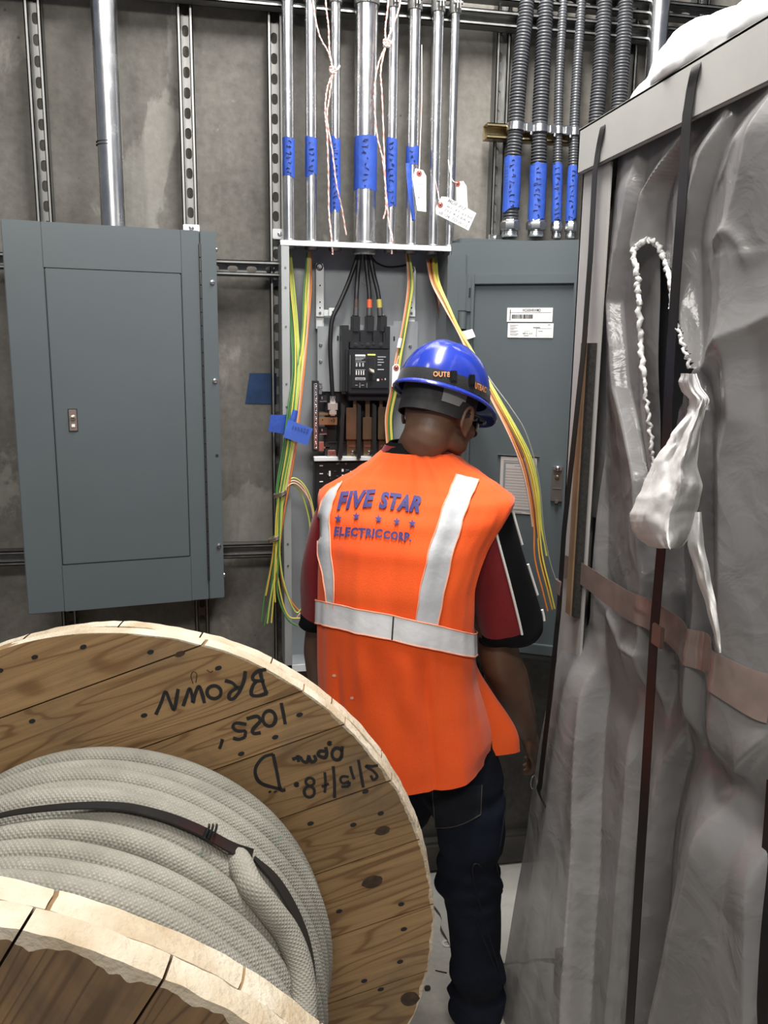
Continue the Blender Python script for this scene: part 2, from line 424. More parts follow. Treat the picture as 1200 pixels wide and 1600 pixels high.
# ------------------------------------------------------------------ strut channels
def slotted(p0, p1, wdir, out, label, w=.041, d=.041, pitch=.0508, mt=None, group=None, slots=True, flip=False):
    """U channel from p0 to p1, web against the wall, lips turned in; slots are real holes in the web"""
    p0, p1 = V(p0), V(p1); ax = (p1 - p0).normalized(); L = (p1 - p0).length; wd = V(wdir).normalized(); out = V(out).normalized()
    mb = MB(); t = .0026
    def bar(a0, a1, b0, b1):
        P = [p0 + wd * a0 + out * b0, p0 + wd * a1 + out * b0, p0 + wd * a1 + out * b1, p0 + wd * a0 + out * b1]
        mb.prism(P, ax * L)
    h = w / 2
    bar(-h, -h + t, 0, d); bar(h - t, h, 0, d)
    bar(-h, -h + .0095, d - t, d); bar(h - .0095, h, d - t, d)
    bar(-h + .0075, -h + .0095, d - .008, d); bar(h - .0095, h - .0075, d - .008, d)
    if not slots: bar(-h, h, 0, t)
    else:
        n = max(1, int(L / pitch)); q = L / n; sl, sr = .0145, .0085
        for i in range(n):
            c = p0 + ax * (q * (i + .5)) + out * t
            oc = [(-h, -q / 2), (-h, -q / 4), (-h, 0), (-h, q / 4), (-h, q / 2), (-h / 3, q / 2), (h / 3, q / 2), (h, q / 2), (h, q / 4), (h, 0), (h, -q / 4), (h, -q / 2), (h / 3, -q / 2), (-h / 3, -q / 2)]
            ic = []
            for (a, b) in oc:
                an = math.atan2(b, a * 1.25)
                if abs(b) <= q / 4 + 1e-6 and abs(a) > h * .9: ic.append((math.copysign(sr, a), b / (q / 4) * (sl - sr)))
                else:
                    an = math.atan2(abs(b), a) ; s_ = 1 if b > 0 else -1
                    aa = {-h: 2.5, -h / 3: 1.9, h / 3: PI - 1.9, h: PI - 2.5}[a]
                    ic.append((sr * math.cos(aa), s_ * (sl - sr + sr * math.sin(aa))))
            vs = [c + wd * a + ax * b for a, b in oc] + [c + wd * a + ax * b for a, b in ic]
            m_ = len(oc)
            mb.add(vs, [[k, (k + 1) % m_, m_ + (k + 1) % m_, m_ + k] for k in range(m_)])
    return tag(mb.build('strut_channel', mt or GALVD, loc=p0), label, 'strut channel', group)
def vstrut(px, py, z0, z1, label, **k):
    p = at(px, py, WY - .041); slotted((p.x, WY, z0), (p.x, WY, z1), (1, 0, 0), (0, -1, 0), label, **k); return p.x
XS1 = vstrut(55, 100, .12, 3.3, 'slotted steel strut running up the wall at far left, behind the closed grey panel')
XS2 = vstrut(293, 190, .12, 3.3, 'slotted steel strut running up the wall between the thick pipe and the open panelboard')
XS3 = vstrut(431, 200, .12, 3.3, 'slotted steel strut beside the left edge of the open panelboard')
XS4 = vstrut(783, 190, .12, 3.3, 'slotted steel strut just left of the black flexible conduits')
XS5 = vstrut(984, 120, .12, 3.3, 'slotted steel strut behind the rightmost black flexible conduit')
XS6 = vstrut(1100, 10, .12, 3.3, 'steel strut at top right above the white plastic bundle')
def hstrut(px0, px1, py, label, off=.041, flip=False, **k):
    a = at(px0, py, WY - off); b = at(px1, py, WY - off); z = (a.z + b.z) / 2
    slotted((a.x, WY - off, z), (b.x, WY - off, z), (0, 0, 1), (0, -1, 0), label, **k); return a, b
TOP = at(880, 40, WY - .06)
slotted((-1.1, WY - .041, TOP.z - .005), (2.2, WY - .041, TOP.z - .005), (0, 0, 1), (0, -1, 0), 'long horizontal strut across the top that carries all the conduits', slots=False, mt=GALVD)
slotted((-1.1, WY - .041, TOP.z + .062), (2.2, WY - .041, TOP.z + .062), (0, 0, 1), (0, -1, 0), 'upper horizontal strut at the very top edge, above the conduit-carrying one', slots=True, mt=GALVD)
hstrut(-60, 437, 415, 'short horizontal slotted strut joining the closed grey panel and open panelboard near their tops')
hstrut(-60, 440, 862, 'lower horizontal strut passing behind the bottom of the closed grey panel', slots=False)
a = at(757, 207, WY - .06); b = at(1010, 228, WY - .06)
TZ = a.z
slotted((a.x, WY - .045, TZ), (b.x, WY - .045, TZ), (0, 0, 1), (0, -1, 0), 'short yellow zinc strut holding the clamps of the black flexible conduits', mt=GOLD, slots=False)


# strut feet: small angle brackets seen at the strut ends above the panels
for (x0, y0, x1, y1, lab) in ((286, 350, 312, 362, 'small steel plate bolted at the foot of the strut above the closed panel'), (426, 357, 448, 374, 'small steel corner bracket bolted by top left corner of the open panelboard'), (764, 366, 784, 378, 'small steel plate at the foot of strut left of the black flexible conduits')):
    p, q = at(x0, y0, WY - .05), at(x1, y1, WY - .05); mb = MB()
    mb.box((p.x, WY - .05, q.z), (q.x, WY - .045, p.z), bev=.0015); mb.lathe(((p.x + q.x) / 2, WY - .05, (p.z + q.z) / 2), (0, -1, 0), [(.007, 0), (.007, .005), (.003, .007)], 6)
    mb.box((p.x + .004, WY - .046, q.z + .002), (q.x - .004, WY - .036, p.z - .002))
    tag(mb.build('bolted_bracket', ZINC, loc=((p.x + q.x) / 2, WY - .045, q.z)), lab, 'bracket')

# ------------------------------------------------------------------ rigid conduits
TUBY = 2.306; TUBZ = 2.008                      # front and top of the open panelboard
CY = 2.378
def tape_sleeve(parent, p0, p1, r, skew=0.0, name='blue_tape', wr=True):
    """masking tape wrapped round a pipe: sleeve with a torn lower edge and pen marks"""
    p0, p1 = V(p0), V(p1); ax = p1 - p0; L = ax.length; ax.normalize(); u = ax.orthogonal().normalized(); wv = ax.cross(u); rows = []
    sd = random.random() * 9
    for i in range(7):
        row = []
        for k in range(25):
            a = 2 * PI * k / 24; t = i / 6
            e = (.006 + abs(skew)) * (noise.noise(V((math.cos(a) * 1.5, math.sin(a) * 1.5, sd + (3 if i > 3 else 0))))) + skew * math.cos(a - 1) * (t if i > 3 else 0)
            row.append(p0 + ax * (L * t + (e if i in (0, 6) else 0)) + (u * math.cos(a) + wv * math.sin(a)) * (r + .0008 + .0012 * noise.noise(V((a, t * 3, sd)))))
        rows.append(row)
    mb = MB(); mb.grid(rows); o = mb.build(name, BLUE, parent)
    if wr:                                     # scribbled marker writing running along the tape
        mk = MB(); n = max(3, int(L / .014))
        cdir = (V((0, 0, 1.73)) - p0); cdir = (cdir - ax * cdir.dot(ax)).normalized(); sdv = ax.cross(cdir)
        for i in range(n):
            b = p0 + ax * (L * (i + .7) / (n + .6)); hgt = min(.010, r * .55)
            pts = []
            for k in range(4):
                la = (random.random() - .5) * 2 * hgt; ll = random.random() * .008
                pts.append(b + ax * ll + sdv * la + cdir * (math.sqrt(max(0, (r + .0022) ** 2 - la * la))))
            mk.tube(catmull(pts, 3), .0008, 5)
        mk.build('marker_writing', INKB, o)
    return o
def conduit(px0, py0, px1, py1, r, label, ztop=3.3, zbot=None, y=CY, tp=None, clamp=True, group=None, skew=0, name='steel_conduit', coupling=True, nutz=True):
    """straight pipe whose axis passes the two photo points at depth y"""
    a, b = at(px0, py0, y), at(px1, py1, y)
    xx = (a.x + b.x) / 2 if abs(a.x - b.x) < .012 else None
    x0 = xx or b.x; sl = 0 if xx else (a.x - b.x) / (a.z - b.z)
    zb = TUBZ if zbot is None else zbot
    pt = lambda z: V((x0 + sl * (z - b.z), y, z))
    root = thing(name, label, 'conduit', pt(zb), group)
    mb = MB(); mb.tube([pt(zb - .012), pt((zb + ztop) / 2), pt(ztop)], r, 28); mb.build('pipe', EMT, root)
    if coupling:
        mb = MB(); mb.lathe(pt(zb), (0, 0, 1), [(r + .002, 0), (r + .005, .002), (r + .005, .010), (r + .002, .013)], 28); mb.build('locknut', ZINC, root)
    if clamp:                                  # two-piece strut strap with a bolted ear on the front
        zc = TOP.z + .004; c = pt(zc); mb = MB()
        mb.lathe(c - V((0, 0, .019)), (0, 0, 1), [(r + .002, 0), (r + .0035, .001), (r + .0035, .037), (r + .002, .038)], 24)
        for s in (-1, 1): mb.box((c.x + s * .004 - .0016, c.y - r - .024, zc - .016), (c.x + s * .004 + .0016, c.y - r, zc + .016))
        mb.tube([(c.x - .012, c.y - r - .015, zc), (c.x + .012, c.y - r - .015, zc)], .0042, 8)
        mb.box((c.x - .012, c.y + r * .5, zc - .014), (c.x + .012, WY - .072, zc + .014))
        mb.build('strut_clamp', GALVD, root)
    if tp:
        (ya, yb) = tp
        za, zb_ = at(px1, ya, y).z, at(px1, yb, y).z
        tape_sleeve(root, pt(za), pt(zb_), r, skew)
    return root
gC = 'conduits rising from the open panelboard'
conduit(447, 20, 454, 370, .0155, 'slim bright conduit with blue tape, leftmost of those entering the open panelboard', tp=(216, 277), group=gC)
conduit(485, 20, 487, 370, .0155, 'slim bright conduit with blue tape, second from left above open panelboard', tp=(216, 275), group=gC)
conduit(524, 20, 524, 370, .0135, 'slim bright conduit with long blue tape just left of the thick one', tp=(218, 330), group=gC, skew=.008)
conduit(573, 20, 570, 371, .0305, 'thick bright conduit with wide blue tape, middle of those over the panelboard', tp=(215, 298), group=gC)
conduit(615, 20, 610, 372, .0145, 'slim bright conduit with long blue tape just right of the thick one', tp=(217, 323), group=gC)
conduit(648, 25, 642, 373, .0165, 'bright conduit with blue tape and loose tape tail beside white card tag', tp=(230, 258), group=gC)
conduit(686, 28, 675, 374, .0155, 'bare bright conduit without tape behind the hanging white tags', group=gC)
conduit(713, 30, 700, 375, .0125, 'bare thin conduit, rightmost of those entering the open panelboard', group=gC)
# loose tail of tape on the sixth conduit
rows = []
for i in range(8):
    t = i / 7; yy = lerp(255, 343, t); xm = 639 + 7 * t * t
    rows.append([at(xm - 5 + 3 * t, yy, CY - .019 - .006 * math.sin(t * 3)), at(xm, yy, CY - .022 - .004 * t), at(xm + 5 - 2 * t, yy + (2 if i == 7 else 0), CY - .018)])
mb = MB(); mb.grid(rows); mb.build('tape_tail', BLUE, bpy.data.objects['steel_conduit.005'], solid=.0006)
# big pipe on the closed panel, pipe at far right
bp = conduit(163, 20, 177, 351, .0315, 'thick bright steel pipe dropping into the top of the closed grey panel', y=2.36, zbot=2.02, clamp=False, coupling=False)
mb = MB()
for yy in (224, 229):
    za = at(170, yy, 2.36).z; p = at(170, yy, 2.36); mb.lathe((p.x + .0005, 2.36, za), (0, 0, 1), [(.0317, 0), (.0319, .0008), (.0317, .0016)], 28)
mb.build('coupling_mark', SEAM, bp)
conduit(1029, 10, 1024, 120, .028, 'thick bright conduit at upper right behind the white plastic bundle', y=2.40, zbot=1.9, clamp=False, coupling=False)

# ------------------------------------------------------------------ flexible conduits
def flexible(pts, r, label, y0=2.39, rib=.0085, clampy=None, tape=None, fit=True, group='black flexible conduits'):
    P = [at(x, y, Y) for x, y, Y in pts]
    ctr = catmull(P, 10); 
    Ls = [0]
    for a, b in zip(ctr, ctr[1:]): Ls.append(Ls[-1] + (b - a).length)
    def pos(s):
        for i in range(len(Ls) - 1):
            if s <= Ls[i + 1]: return ctr[i].lerp(ctr[i + 1], (s - Ls[i]) / max(1e-9, Ls[i + 1] - Ls[i]))
        return ctr[-1]
    n = int(Ls[-1] / rib) * 4; pp = [pos(Ls[-1] * i / n) for i in range(n + 1)]
    rr = [r * (.90, .99, 1.06, .99)[i % 4] for i in range(n + 1)]
    root = thing('flexible_conduit', label, 'flexible conduit', P[-1], group)
    mb = MB(); mb.tube(pp, rr, 18); mb.build('corrugated_jacket', FLEX, root, smooth=80)
    def near(yy):
        best = min(range(len(pp)), key=lambda i: abs(pix(pp[i])[1] - yy)); return pp[best], (pp[max(0, best - 2)] - pp[min(n, best + 2)]).normalized()
    if clampy:
        c, ax = near(clampy); mb = MB()
        mb.lathe(c - ax * .011, ax, [(r + .001, 0), (r + .005, .001), (r + .005, .021), (r + .001, .022)], 22)
        mb.box((c.x + r + .001, c.y - .020, c.z - .012), (c.x + r + .022, c.y - .004, c.z + .012), bev=.003)
        mb.box((c.x + r + .016, c.y - .018, c.z - .02), (c.x + r + .023, c.y - .004, c.z + .006), bev=.002)
        mb.box((c.x - .008, c.y + r * .6, c.z - .010), (c.x + .008, WY - .08, c.z + .010))
        mb.build('conduit_clamp', ZINC, root)
    if tape:
        a, _ = near(tape[0]); b, _ = near(tape[1]); m_ = []
        tape_sleeve(root, a, b, r * 1.09, .004)
    if fit:
        c = P[-1]; ax = (pp[-4] - pp[-1]).normalized(); mb = MB()
        mb.lathe(c - ax * .012, ax, [(r * .98, 0), (r * 1.12, .004), (r * 1.02, .010), (r * 1.02, .020)], 22)
        mb.lathe(c + ax * .008, ax, [(r * 1.35, 0), (r * 1.4, .003), (r * 1.4, .019), (r * 1.22, .022), (r * 1.15, .026)], 8)
        mb.build('compression_fitting', ZINC, root)
    return root
flexible([(826, -90, 2.43), (822, 10, 2.41), (812, 110, 2.395), (806, 200, 2.385), (800, 270, 2.378), (797, 364, 2.375)], .0215, 'black ribbed flexible conduit with blue tape, leftmost of the group', clampy=200, tape=(247, 328))
flexible([(855, -90, 2.43), (852, 10, 2.41), (847, 120, 2.395), (843, 200, 2.385), (841, 280, 2.378), (837, 364, 2.375)], .0215, 'black ribbed flexible conduit with blue tape, second from the left', clampy=203, tape=(257, 344))
flexible([(884, -90, 2.43), (879, 20, 2.41), (874, 120, 2.395), (872, 205, 2.385), (871, 280, 2.378), (869, 366, 2.375)], .0125, 'thin black ribbed flexible conduit with blue tape, left of the two thin ones', clampy=205, tape=(256, 347), rib=.0075)
flexible([(910, -90, 2.43), (907, 20, 2.41), (901, 120, 2.395), (897, 207, 2.385), (895, 280, 2.378), (891, 366, 2.375)], .0135, 'thin black ribbed flexible conduit with blue tape, right of the two thin ones', clampy=207, tape=(260, 345), rib=.0075)
flexible([(948, -90, 2.43), (944, 10, 2.41), (938, 110, 2.395), (931, 200, 2.385), (927, 300, 2.378), (925, 400, 2.375)], .0215, 'thick black flexible conduit without visible tape, left of the strut and pallet lid', clampy=None, fit=False)
flexible([(980, -90, 2.43), (977, 10, 2.41), (971, 110, 2.395), (965, 200, 2.385), (961, 300, 2.378), (958, 400, 2.375)], .0215, 'thick black flexible conduit, rightmost of the group, dropping behind the pallet lid', clampy=None, fit=False)

# ------------------------------------------------------------------ closed grey panel at the left
def frame_box(mb, o, u, n, lo, hi, mi=0, bev=0.0):
    """box in a wall-like frame: u across, n towards the viewer, z up"""
    m = Matrix(((u.x, n.x, 0, o.x), (u.y, n.y, 0, o.y), (u.z, n.z, 1, o.z), (0, 0, 0, 1)))
    mb.box(lo, hi, mi, bev, mat=m)
PO = V((-.512, 2.225, 1.05)); PU = V((.506, .081, 0)).normalized(); PN = V((PU.y, -PU.x, 0))
def onp(px, py, o, u):
    n = V((u.y, -u.x, 0)); d = ray(px, py); t = (o - CAMP).dot(n) / d.dot(n); p = CAMP + d * t - o
    return p.dot(u), p.z
root = thing('electrical_panel', 'closed grey electrical panel with a latched door under the thick pipe', 'electrical panel', (-.26, 2.30, 1.03))
PW = .512; ZT = 2.024 - 1.05; ZB = 1.034 - 1.05
mb = MB(); mb.box((-.485, 2.318, 1.05), (-.02, 2.444, 2.018), bev=.004); mb.build('back_box', GREY, root)
d0, d1, d2, d3 = onp(71, 418, PO, PU), onp(283, 428, PO, PU), onp(296, 867, PO, PU), onp(97, 885, PO, PU)
du0 = (d0[0] + d3[0]) / 2; du1 = (d1[0] + d2[0]) / 2; dz1 = (d0[1] + d1[1]) / 2; dz0 = (d2[1] + d3[1]) / 2
mb = MB(); hu = onp(319, 640, PO, PU)[0]
g = .0016
# trim plate as a frame round the door opening
frame_box(mb, PO, PU, PN, (0, -.012, ZB), (du0 - g, 0, ZT), bev=.002)
frame_box(mb, PO, PU, PN, (du1 + g, -.012, ZB), (hu - .001, 0, ZT), bev=.0015)
frame_box(mb, PO, PU, PN, (hu + .001, -.012, ZB), (PW, 0, ZT), bev=.002)
mb2 = MB()
frame_box(mb, PO, PU, PN, (du0 - g, -.012, dz1 + g), (du1 + g, -.0002, ZT - .0004)); frame_box(mb, PO, PU, PN, (du0 - g, -.012, ZB + .0004), (du1 + g, -.0002, dz0 - g))
frame_box(mb, PO, PU, PN, (0.004, -.045, ZB + .004), (.008, -.01, ZT - .004)); frame_box(mb, PO, PU, PN, (0.004, -.03, ZT - .008), (PW - .004, -.01, ZT - .004)); frame_box(mb, PO, PU, PN, (PW - .008, -.03, ZB + .004), (PW - .004, -.01, ZT - .004))
tr = mb.build('trim_cover', GREY, root)
mb = MB(); frame_box(mb, PO, PU, PN, (du0 - .01, -.016, dz0 - .01), (du1 + .01, -.011, dz1 + .01)); mb.build('door_gap', SEAM, root)
mb = MB(); frame_box(mb, PO, PU, PN, (du0, -.010, dz0), (du1, .0006, dz1), bev=.002); dr = mb.build('door', GREY, root)
l0, l1 = onp(107, 640, PO, PU), onp(121, 673, PO, PU)
mb = MB(); frame_box(mb, PO, PU, PN, (l0[0] - .002, 0, l1[1] - .002), (l1[0] + .002, .0012, l0[1] + .002), 0)
frame_box(mb, PO, PU, PN, (l0[0], .001, l1[1]), (l1[0], .004, l0[1]), 1, bev=.001)
lc = PO + PU * ((l0[0] + l1[0]) / 2) + V((0, 0, (l0[1] + l1[1]) / 2 + .006))
mb.lathe(lc + PN * .003, PN, [(.0075, 0), (.0075, .003), (.006, .004)], 16, 1); frame_box(mb, lc + PN * .007, PU, PN, (-.004, -.001, -.001), (.004, .0006, .001), 2)
frame_box(mb, lc - V((0, 0, .019)), PU, PN, (-.004, .003, -.004), (.004, .006, .003), 3)
mb.build('latch', [SEAM, mat('copper toned latch', (.42, .34, .29), .35, .8), SEAM, PAPER], dr)
mb = MB(); hz0 = onp(327, 905, PO, PU)[1]; hz1 = onp(311, 380, PO, PU)[1]
for i in range(26):
    za, zb = lerp(hz0, hz1, i / 26), lerp(hz0, hz1, (i + .94) / 26)
    mb.tube([PO + PU * hu + PN * .001 + V((0, 0, za)), PO + PU * hu + PN * .001 + V((0, 0, zb))], .0033, 8)
mb.build('hinge', mat('dark hinge steel', (.12, .12, .12), .35, .9), root)
for (x, y) in ((332, 441), (336, 595), (342, 853)):
    q = onp(x, y, PO, PU); p = PO + PU * q[0] + V((0, 0, q[1])); mb = MB()
    mb.lathe(p, PN, [(.0068, 0), (.0068, .001), (.0055, .0035), (.002, .0045)], 16, 0); frame_box(mb, p + PN * .0042, PU, PN, (-.005, -.001, -.0007), (.005, .0004, .0007), 1)
    mb.build('screw', [ZINC, SEAM], root)
q = onp(339, 712, PO, PU); p = PO + PU * q[0] + V((0, 0, q[1])); mb = MB(); mb.lathe(p - PN * .002, PN, [(.0045, 0), (.0045, .0024)], 14); mb.build('screw_hole', SEAM, root)
for z in (.05, .93):
    p = PO + PU * PW + V((0, 0, z)) - PN * .006; mb = MB(); mb.lathe(p, PU, [(.006, 0), (.006, .002), (.003, .004)], 12); mb.build('side_screw', ZINC, root)

# ------------------------------------------------------------------ open panelboard
X0, X1, ZB0 = .162, .626, .80
root = PB = thing('panelboard', 'open panelboard with a big breaker, bus bars and its grey door swung right', 'panelboard', (.39, 2.40, ZB0))
mb = MB(); BK = 2.444
mb.box((X0, BK - .003, ZB0), (X1, BK, TUBZ)); mb.box((X0, TUBY, ZB0), (X0 + .002, BK, TUBZ)); mb.box((X1 - .002, TUBY, ZB0), (X1, BK, TUBZ))
mb.box((X0, TUBY, TUBZ - .002), (X1, BK, TUBZ)); mb.box((X0, TUBY, ZB0), (X1, BK, ZB0 + .002)); mb.build('enclosure', GREYIN, root)
zl = at(570, 388, TUBY).z
mb = MB(); mb.box((X0 - .002, TUBY - .002, zl), (X1 + .001, TUBY + .004, TUBZ + .002), bev=.001); mb.box((X0 - .002, TUBY, TUBZ), (X1 + .001, TUBY + .03, TUBZ + .002)); mb.build('top_lip', WHITE, root)
mb = MB(); mb.box((X0, TUBY - .001, ZB0), (X0 + .021, TUBY + .002, zl), bev=.0008); mb.box((X0 + .019, TUBY, ZB0), (X0 + .021, TUBY + .014, zl))
sl = mb.build('side_flange', FLANGE, root)
mb = MB()
for y in (418, 449, 510, 600, 636, 700, 850, 884):
    z = at(445, y, TUBY).z; mb.lathe((X0 + .011, TUBY - .001, z), (0, -1, 0), [(.0032, 0), (.0028, .0012)], 10)
mb.build('rivet', GALVD, sl)
mb = MB(); mb.box((X0, TUBY - .001, ZB0), (X1, TUBY + .002, ZB0 + .022), bev=.0008); mb.build('bottom_lip', WHITE, root)
def pbox(mb, x0, y0, x1, y1, yf, dep, mi=0, bev=.001):
    p, q = at(x0, y0, yf), at(x1, y1, yf); r_, s_ = at(x1, y0, yf), at(x0, y1, yf)
    mb.box(((p.x + s_.x) / 2, yf, (q.z + s_.z) / 2), ((q.x + r_.x) / 2, yf + dep, (p.z + r_.z) / 2), mi, bev)
def pdisc(mb, x, y, yf, r, h=.003, mi=0, seg=14):
    p = at(x, y, yf); mb.lathe(p, (0, -1, 0), [(r, -.001), (r, h * .5), (r * .6, h)], seg, mi)
# knockouts
for i, (x, y, r) in enumerate(((466, 426, .020), (572, 436, .026))):
    mb = MB(); p = at(x, y, BK - .003)
    for k, (ra, m_) in enumerate(((1, 0), (.72, 1), (.62, 0), (.36, 1))): mb.lathe(p, (0, -1, 0), [(r * ra, -.001 + k * .0001), (r * ra, .0006 + k * .0006)], 28, m_)
    mb.build('knockout', [GREYIN, GALVD], root)
# rails
for nm, (x, ya, yb, yt) in {'l': (500, 411, 514, 514), 'r': (643, 416, 518, 516)}.items():
    mb = MB(); pbox(mb, x - 5, ya, x + 5, yb, 2.405, .004, 0); pbox(mb, x - 6, ya - 1, x - 4, yb, 2.405, .038, 0); pbox(mb, x + 4, ya + 6, x + 6, yb, 2.405, .038, 0)
    pdisc(mb, x - 1, ya + 6, 2.404, .010, .006, 1); pdisc(mb, x - 1, ya + 6, 2.397, .004, .006, 1)
    for yy in (446, 472, 481, 490): pdisc(mb, x, yy, 2.4048, .0022, .0006, 2)
    pbox(mb, x - 6, 483, x + 6, 495, 2.398, .006, 0); pdisc(mb, x, 489, 2.397, .0035, .003, 1)
    mb.build('mounting_rail', [WHITE, ZINC, SEAM], root)
mb = MB(); pbox(mb, 506, 484, 516, 494, 2.39, .004, 0); pbox(mb, 514, 481, 526, 494, 2.375, .012, 0); pdisc(mb, 520, 487, 2.374, .002, .001, 1); mb.build('rail_clip', [WHITE, SEAM], root)
mb = MB(); pbox(mb, 496, 510, 535, 612, 2.395, .006); pbox(mb, 534, 508, 622, 616, 2.393, .006); pbox(mb, 614, 502, 652, 612, 2.395, .005)
mb.build('mounting_plate', GREYIN, root)
mb = MB()
for (x, y) in ((501, 539), (501, 565), (501, 604), (641, 541)): pdisc(mb, x, y, 2.395, .0048, .004, 0)
for (x, y) in ((528, 528), (616, 529)): pbox(mb, x - 1.2, y - 3.5, x + 1.2, y + 3.5, 2.391, .004, 1)
mb.build('plate_screw', [ZINC, SEAM], root)
# main breaker: stepped body, barriers, terminal wells, face label, handle
mb = MB()
pbox(mb, 535, 508, 545, 612, 2.335, .06); pbox(mb, 601, 510, 609, 612, 2.335, .06); pbox(mb, 544, 516, 602, 548, 2.35, .05)
for (a_, b_) in ((544, 549), (563, 571), (583, 589), (599, 603)): pbox(mb, a_, 519, b_, 535, 2.335, .05)
pbox(mb, 547, 534, 608, 545, 2.322, .07, bev=.002); pbox(mb, 545, 546, 609, 616, 2.313, .08, bev=.003); pbox(mb, 540, 546, 547, 612, 2.328, .06); pbox(mb, 548, 552, 608, 608, 2.3095, .01, bev=.003)
pbox(mb, 545, 614, 609, 626, 2.335, .06)
br = mb.build('main_breaker', BLACKP, root)
mb = MB()
for x in (556, 575, 595): pdisc(mb, x, 539, 2.3215, .0065, .0015)
for x in (566, 584): pdisc(mb, x, 538, 2.3215, .003, .001)
mb.build('terminal_screw', [SEAM], br)
mb = MB(); pbox(mb, 572, 554, 587, 595, 2.3085, .004, 0, .0008); mb.build('handle_recess', SEAM, br)
mb = MB(); pbox(mb, 575, 559, 584, 576, 2.306, .006, 0, .001); mb.build('handle_slide', BLACKP, br)
mb = MB(); p0, p1 = at(577, 576, 2.308), at(582, 582, 2.29)
mb.prism([at(575, 577, 2.306), at(582, 579, 2.306), at(583, 584, 2.306), at(578, 582, 2.306)], (.001, -.016, .003)); mb.build('toggle', mat('pale toggle tip', (.62, .58, .50), .5), br)
mb = MB()
pbox(mb, 574, 553, 587, 556, 2.308, .002, 2)
pbox(mb, 555, 554, 571, 557, 2.3088, .001, 0)
for k in range(3): pbox(mb, 555, 558.5 + k * 1.8, 571 - 3 * k, 559.4 + k * 1.8, 2.3088, .001, 1)
for k in range(3): pbox(mb, 556 + k * 5, 567, 558.5 + k * 5, 573, 2.3088, .001, 1)
pbox(mb, 555, 565, 571, 565.8, 2.3088, .001, 1)
for k in range(4): pbox(mb, 556 + k * 3.8, 579, 557.6 + k * 3.8, 586, 2.3088, .001, 0)
pbox(mb, 555, 577.5, 571, 578.3, 2.3088, .001, 1); pbox(mb, 555, 590, 571, 594, 2.3088, .001, 1); pbox(mb, 556, 591, 570, 593, 2.3084, .001, 3)
for k, (ww) in enumerate((13, 9, 10, 6)): pbox(mb, 590, 557 + k * 4.2, 590 + ww, 558.4 + k * 4.2, 2.3088, .001, 1)
pbox(mb, 590, 577, 600, 578, 2.3088, .001, 0); pbox(mb, 589, 592, 592.5, 595.5, 2.3088, .001, 0)
pbox(mb, 596, 592, 598, 594, 2.3088, .001, 4); pbox(mb, 601, 591, 603, 594, 2.3088, .001, 1)
pbox(mb, 555, 601.5, 559, 602.3, 2.3088, .001, 1); pbox(mb, 564, 601.5, 569, 602.3, 2.3088, .001, 1)
pbox(mb, 562, 598, 562.6, 606, 2.3088, .001, 1); pbox(mb, 573, 598, 573.6, 606, 2.3088, .001, 1)
pbox(mb, 546.5, 555, 548, 586, 2.3125, .001, 3)
mb.build('breaker_label', [PAPER, mat('label grey print', (.42, .43, .44), .7), mat('green yellow label', (.62, .66, .18), .6), mat('dark grey print', (.1, .1, .1), .7), mat('red mark', (.5, .1, .05), .6)], br)
# lugs
for x in (556, 578, 598):
    mb = MB(); pbox(mb, x - 6, 492, x + 7, 520, 2.345, .03, 0, .004); pbox(mb, x - 3, 490, x + 4, 494, 2.348, .02, 1, .002); mb.build('cable_lug', [BLACKP, ZINC], br)
# bus bars and black barriers below the breaker
for (x0, x1, y0, ta, tb) in ((541, 558, 637, 552, 557), (567, 583, 652, 571, 578), (591, 606, 636, 593, 598)):
    mb = MB(); pbox(mb, ta, 624, tb, y0 + 2, 2.36, .006); pbox(mb, x0, y0, x1, 687, 2.352, .008, bev=.0015); pbox(mb, x0 + 1, 684, x1 - 1, 716, 2.365, .008)
    pbox(mb, x0 + 3, 694, x1 - 1, 699, 2.363, .004, 1); mb.build('bus_bar', [COPPER, mat('dull red mark', (.20, .06, .035), .7)], root)
    mb = MB(); pdisc(mb, x0 + 10, 707, 2.364, .0066, .006); pdisc(mb, x0 + 10, 707, 2.358, .004, .003); mb.build('bus_bolt', mat('dark bolt', (.24, .22, .2), .35, .9), root)
for (xt, xb) in ((537, 531), (562, 560), (586, 584), (611, 612)):
    mb = MB(); a_ = [at(xt - 3, 630, 2.33), at(xt + 2, 634, 2.33), at(xb + 4, 716, 2.33), at(xb - 2, 716, 2.33)]; mb.prism(a_, (0, .07, 0)); mb.build('phase_barrier', BLACKP, root)
mb = MB(); pbox(mb, 508, 612, 614, 722, 2.405, .01); pbox(mb, 508, 691, 622, 713, 2.372, .03); pbox(mb, 512, 690, 620, 692, 2.368, .01); mb.build('bus_support', BLACKP, root)
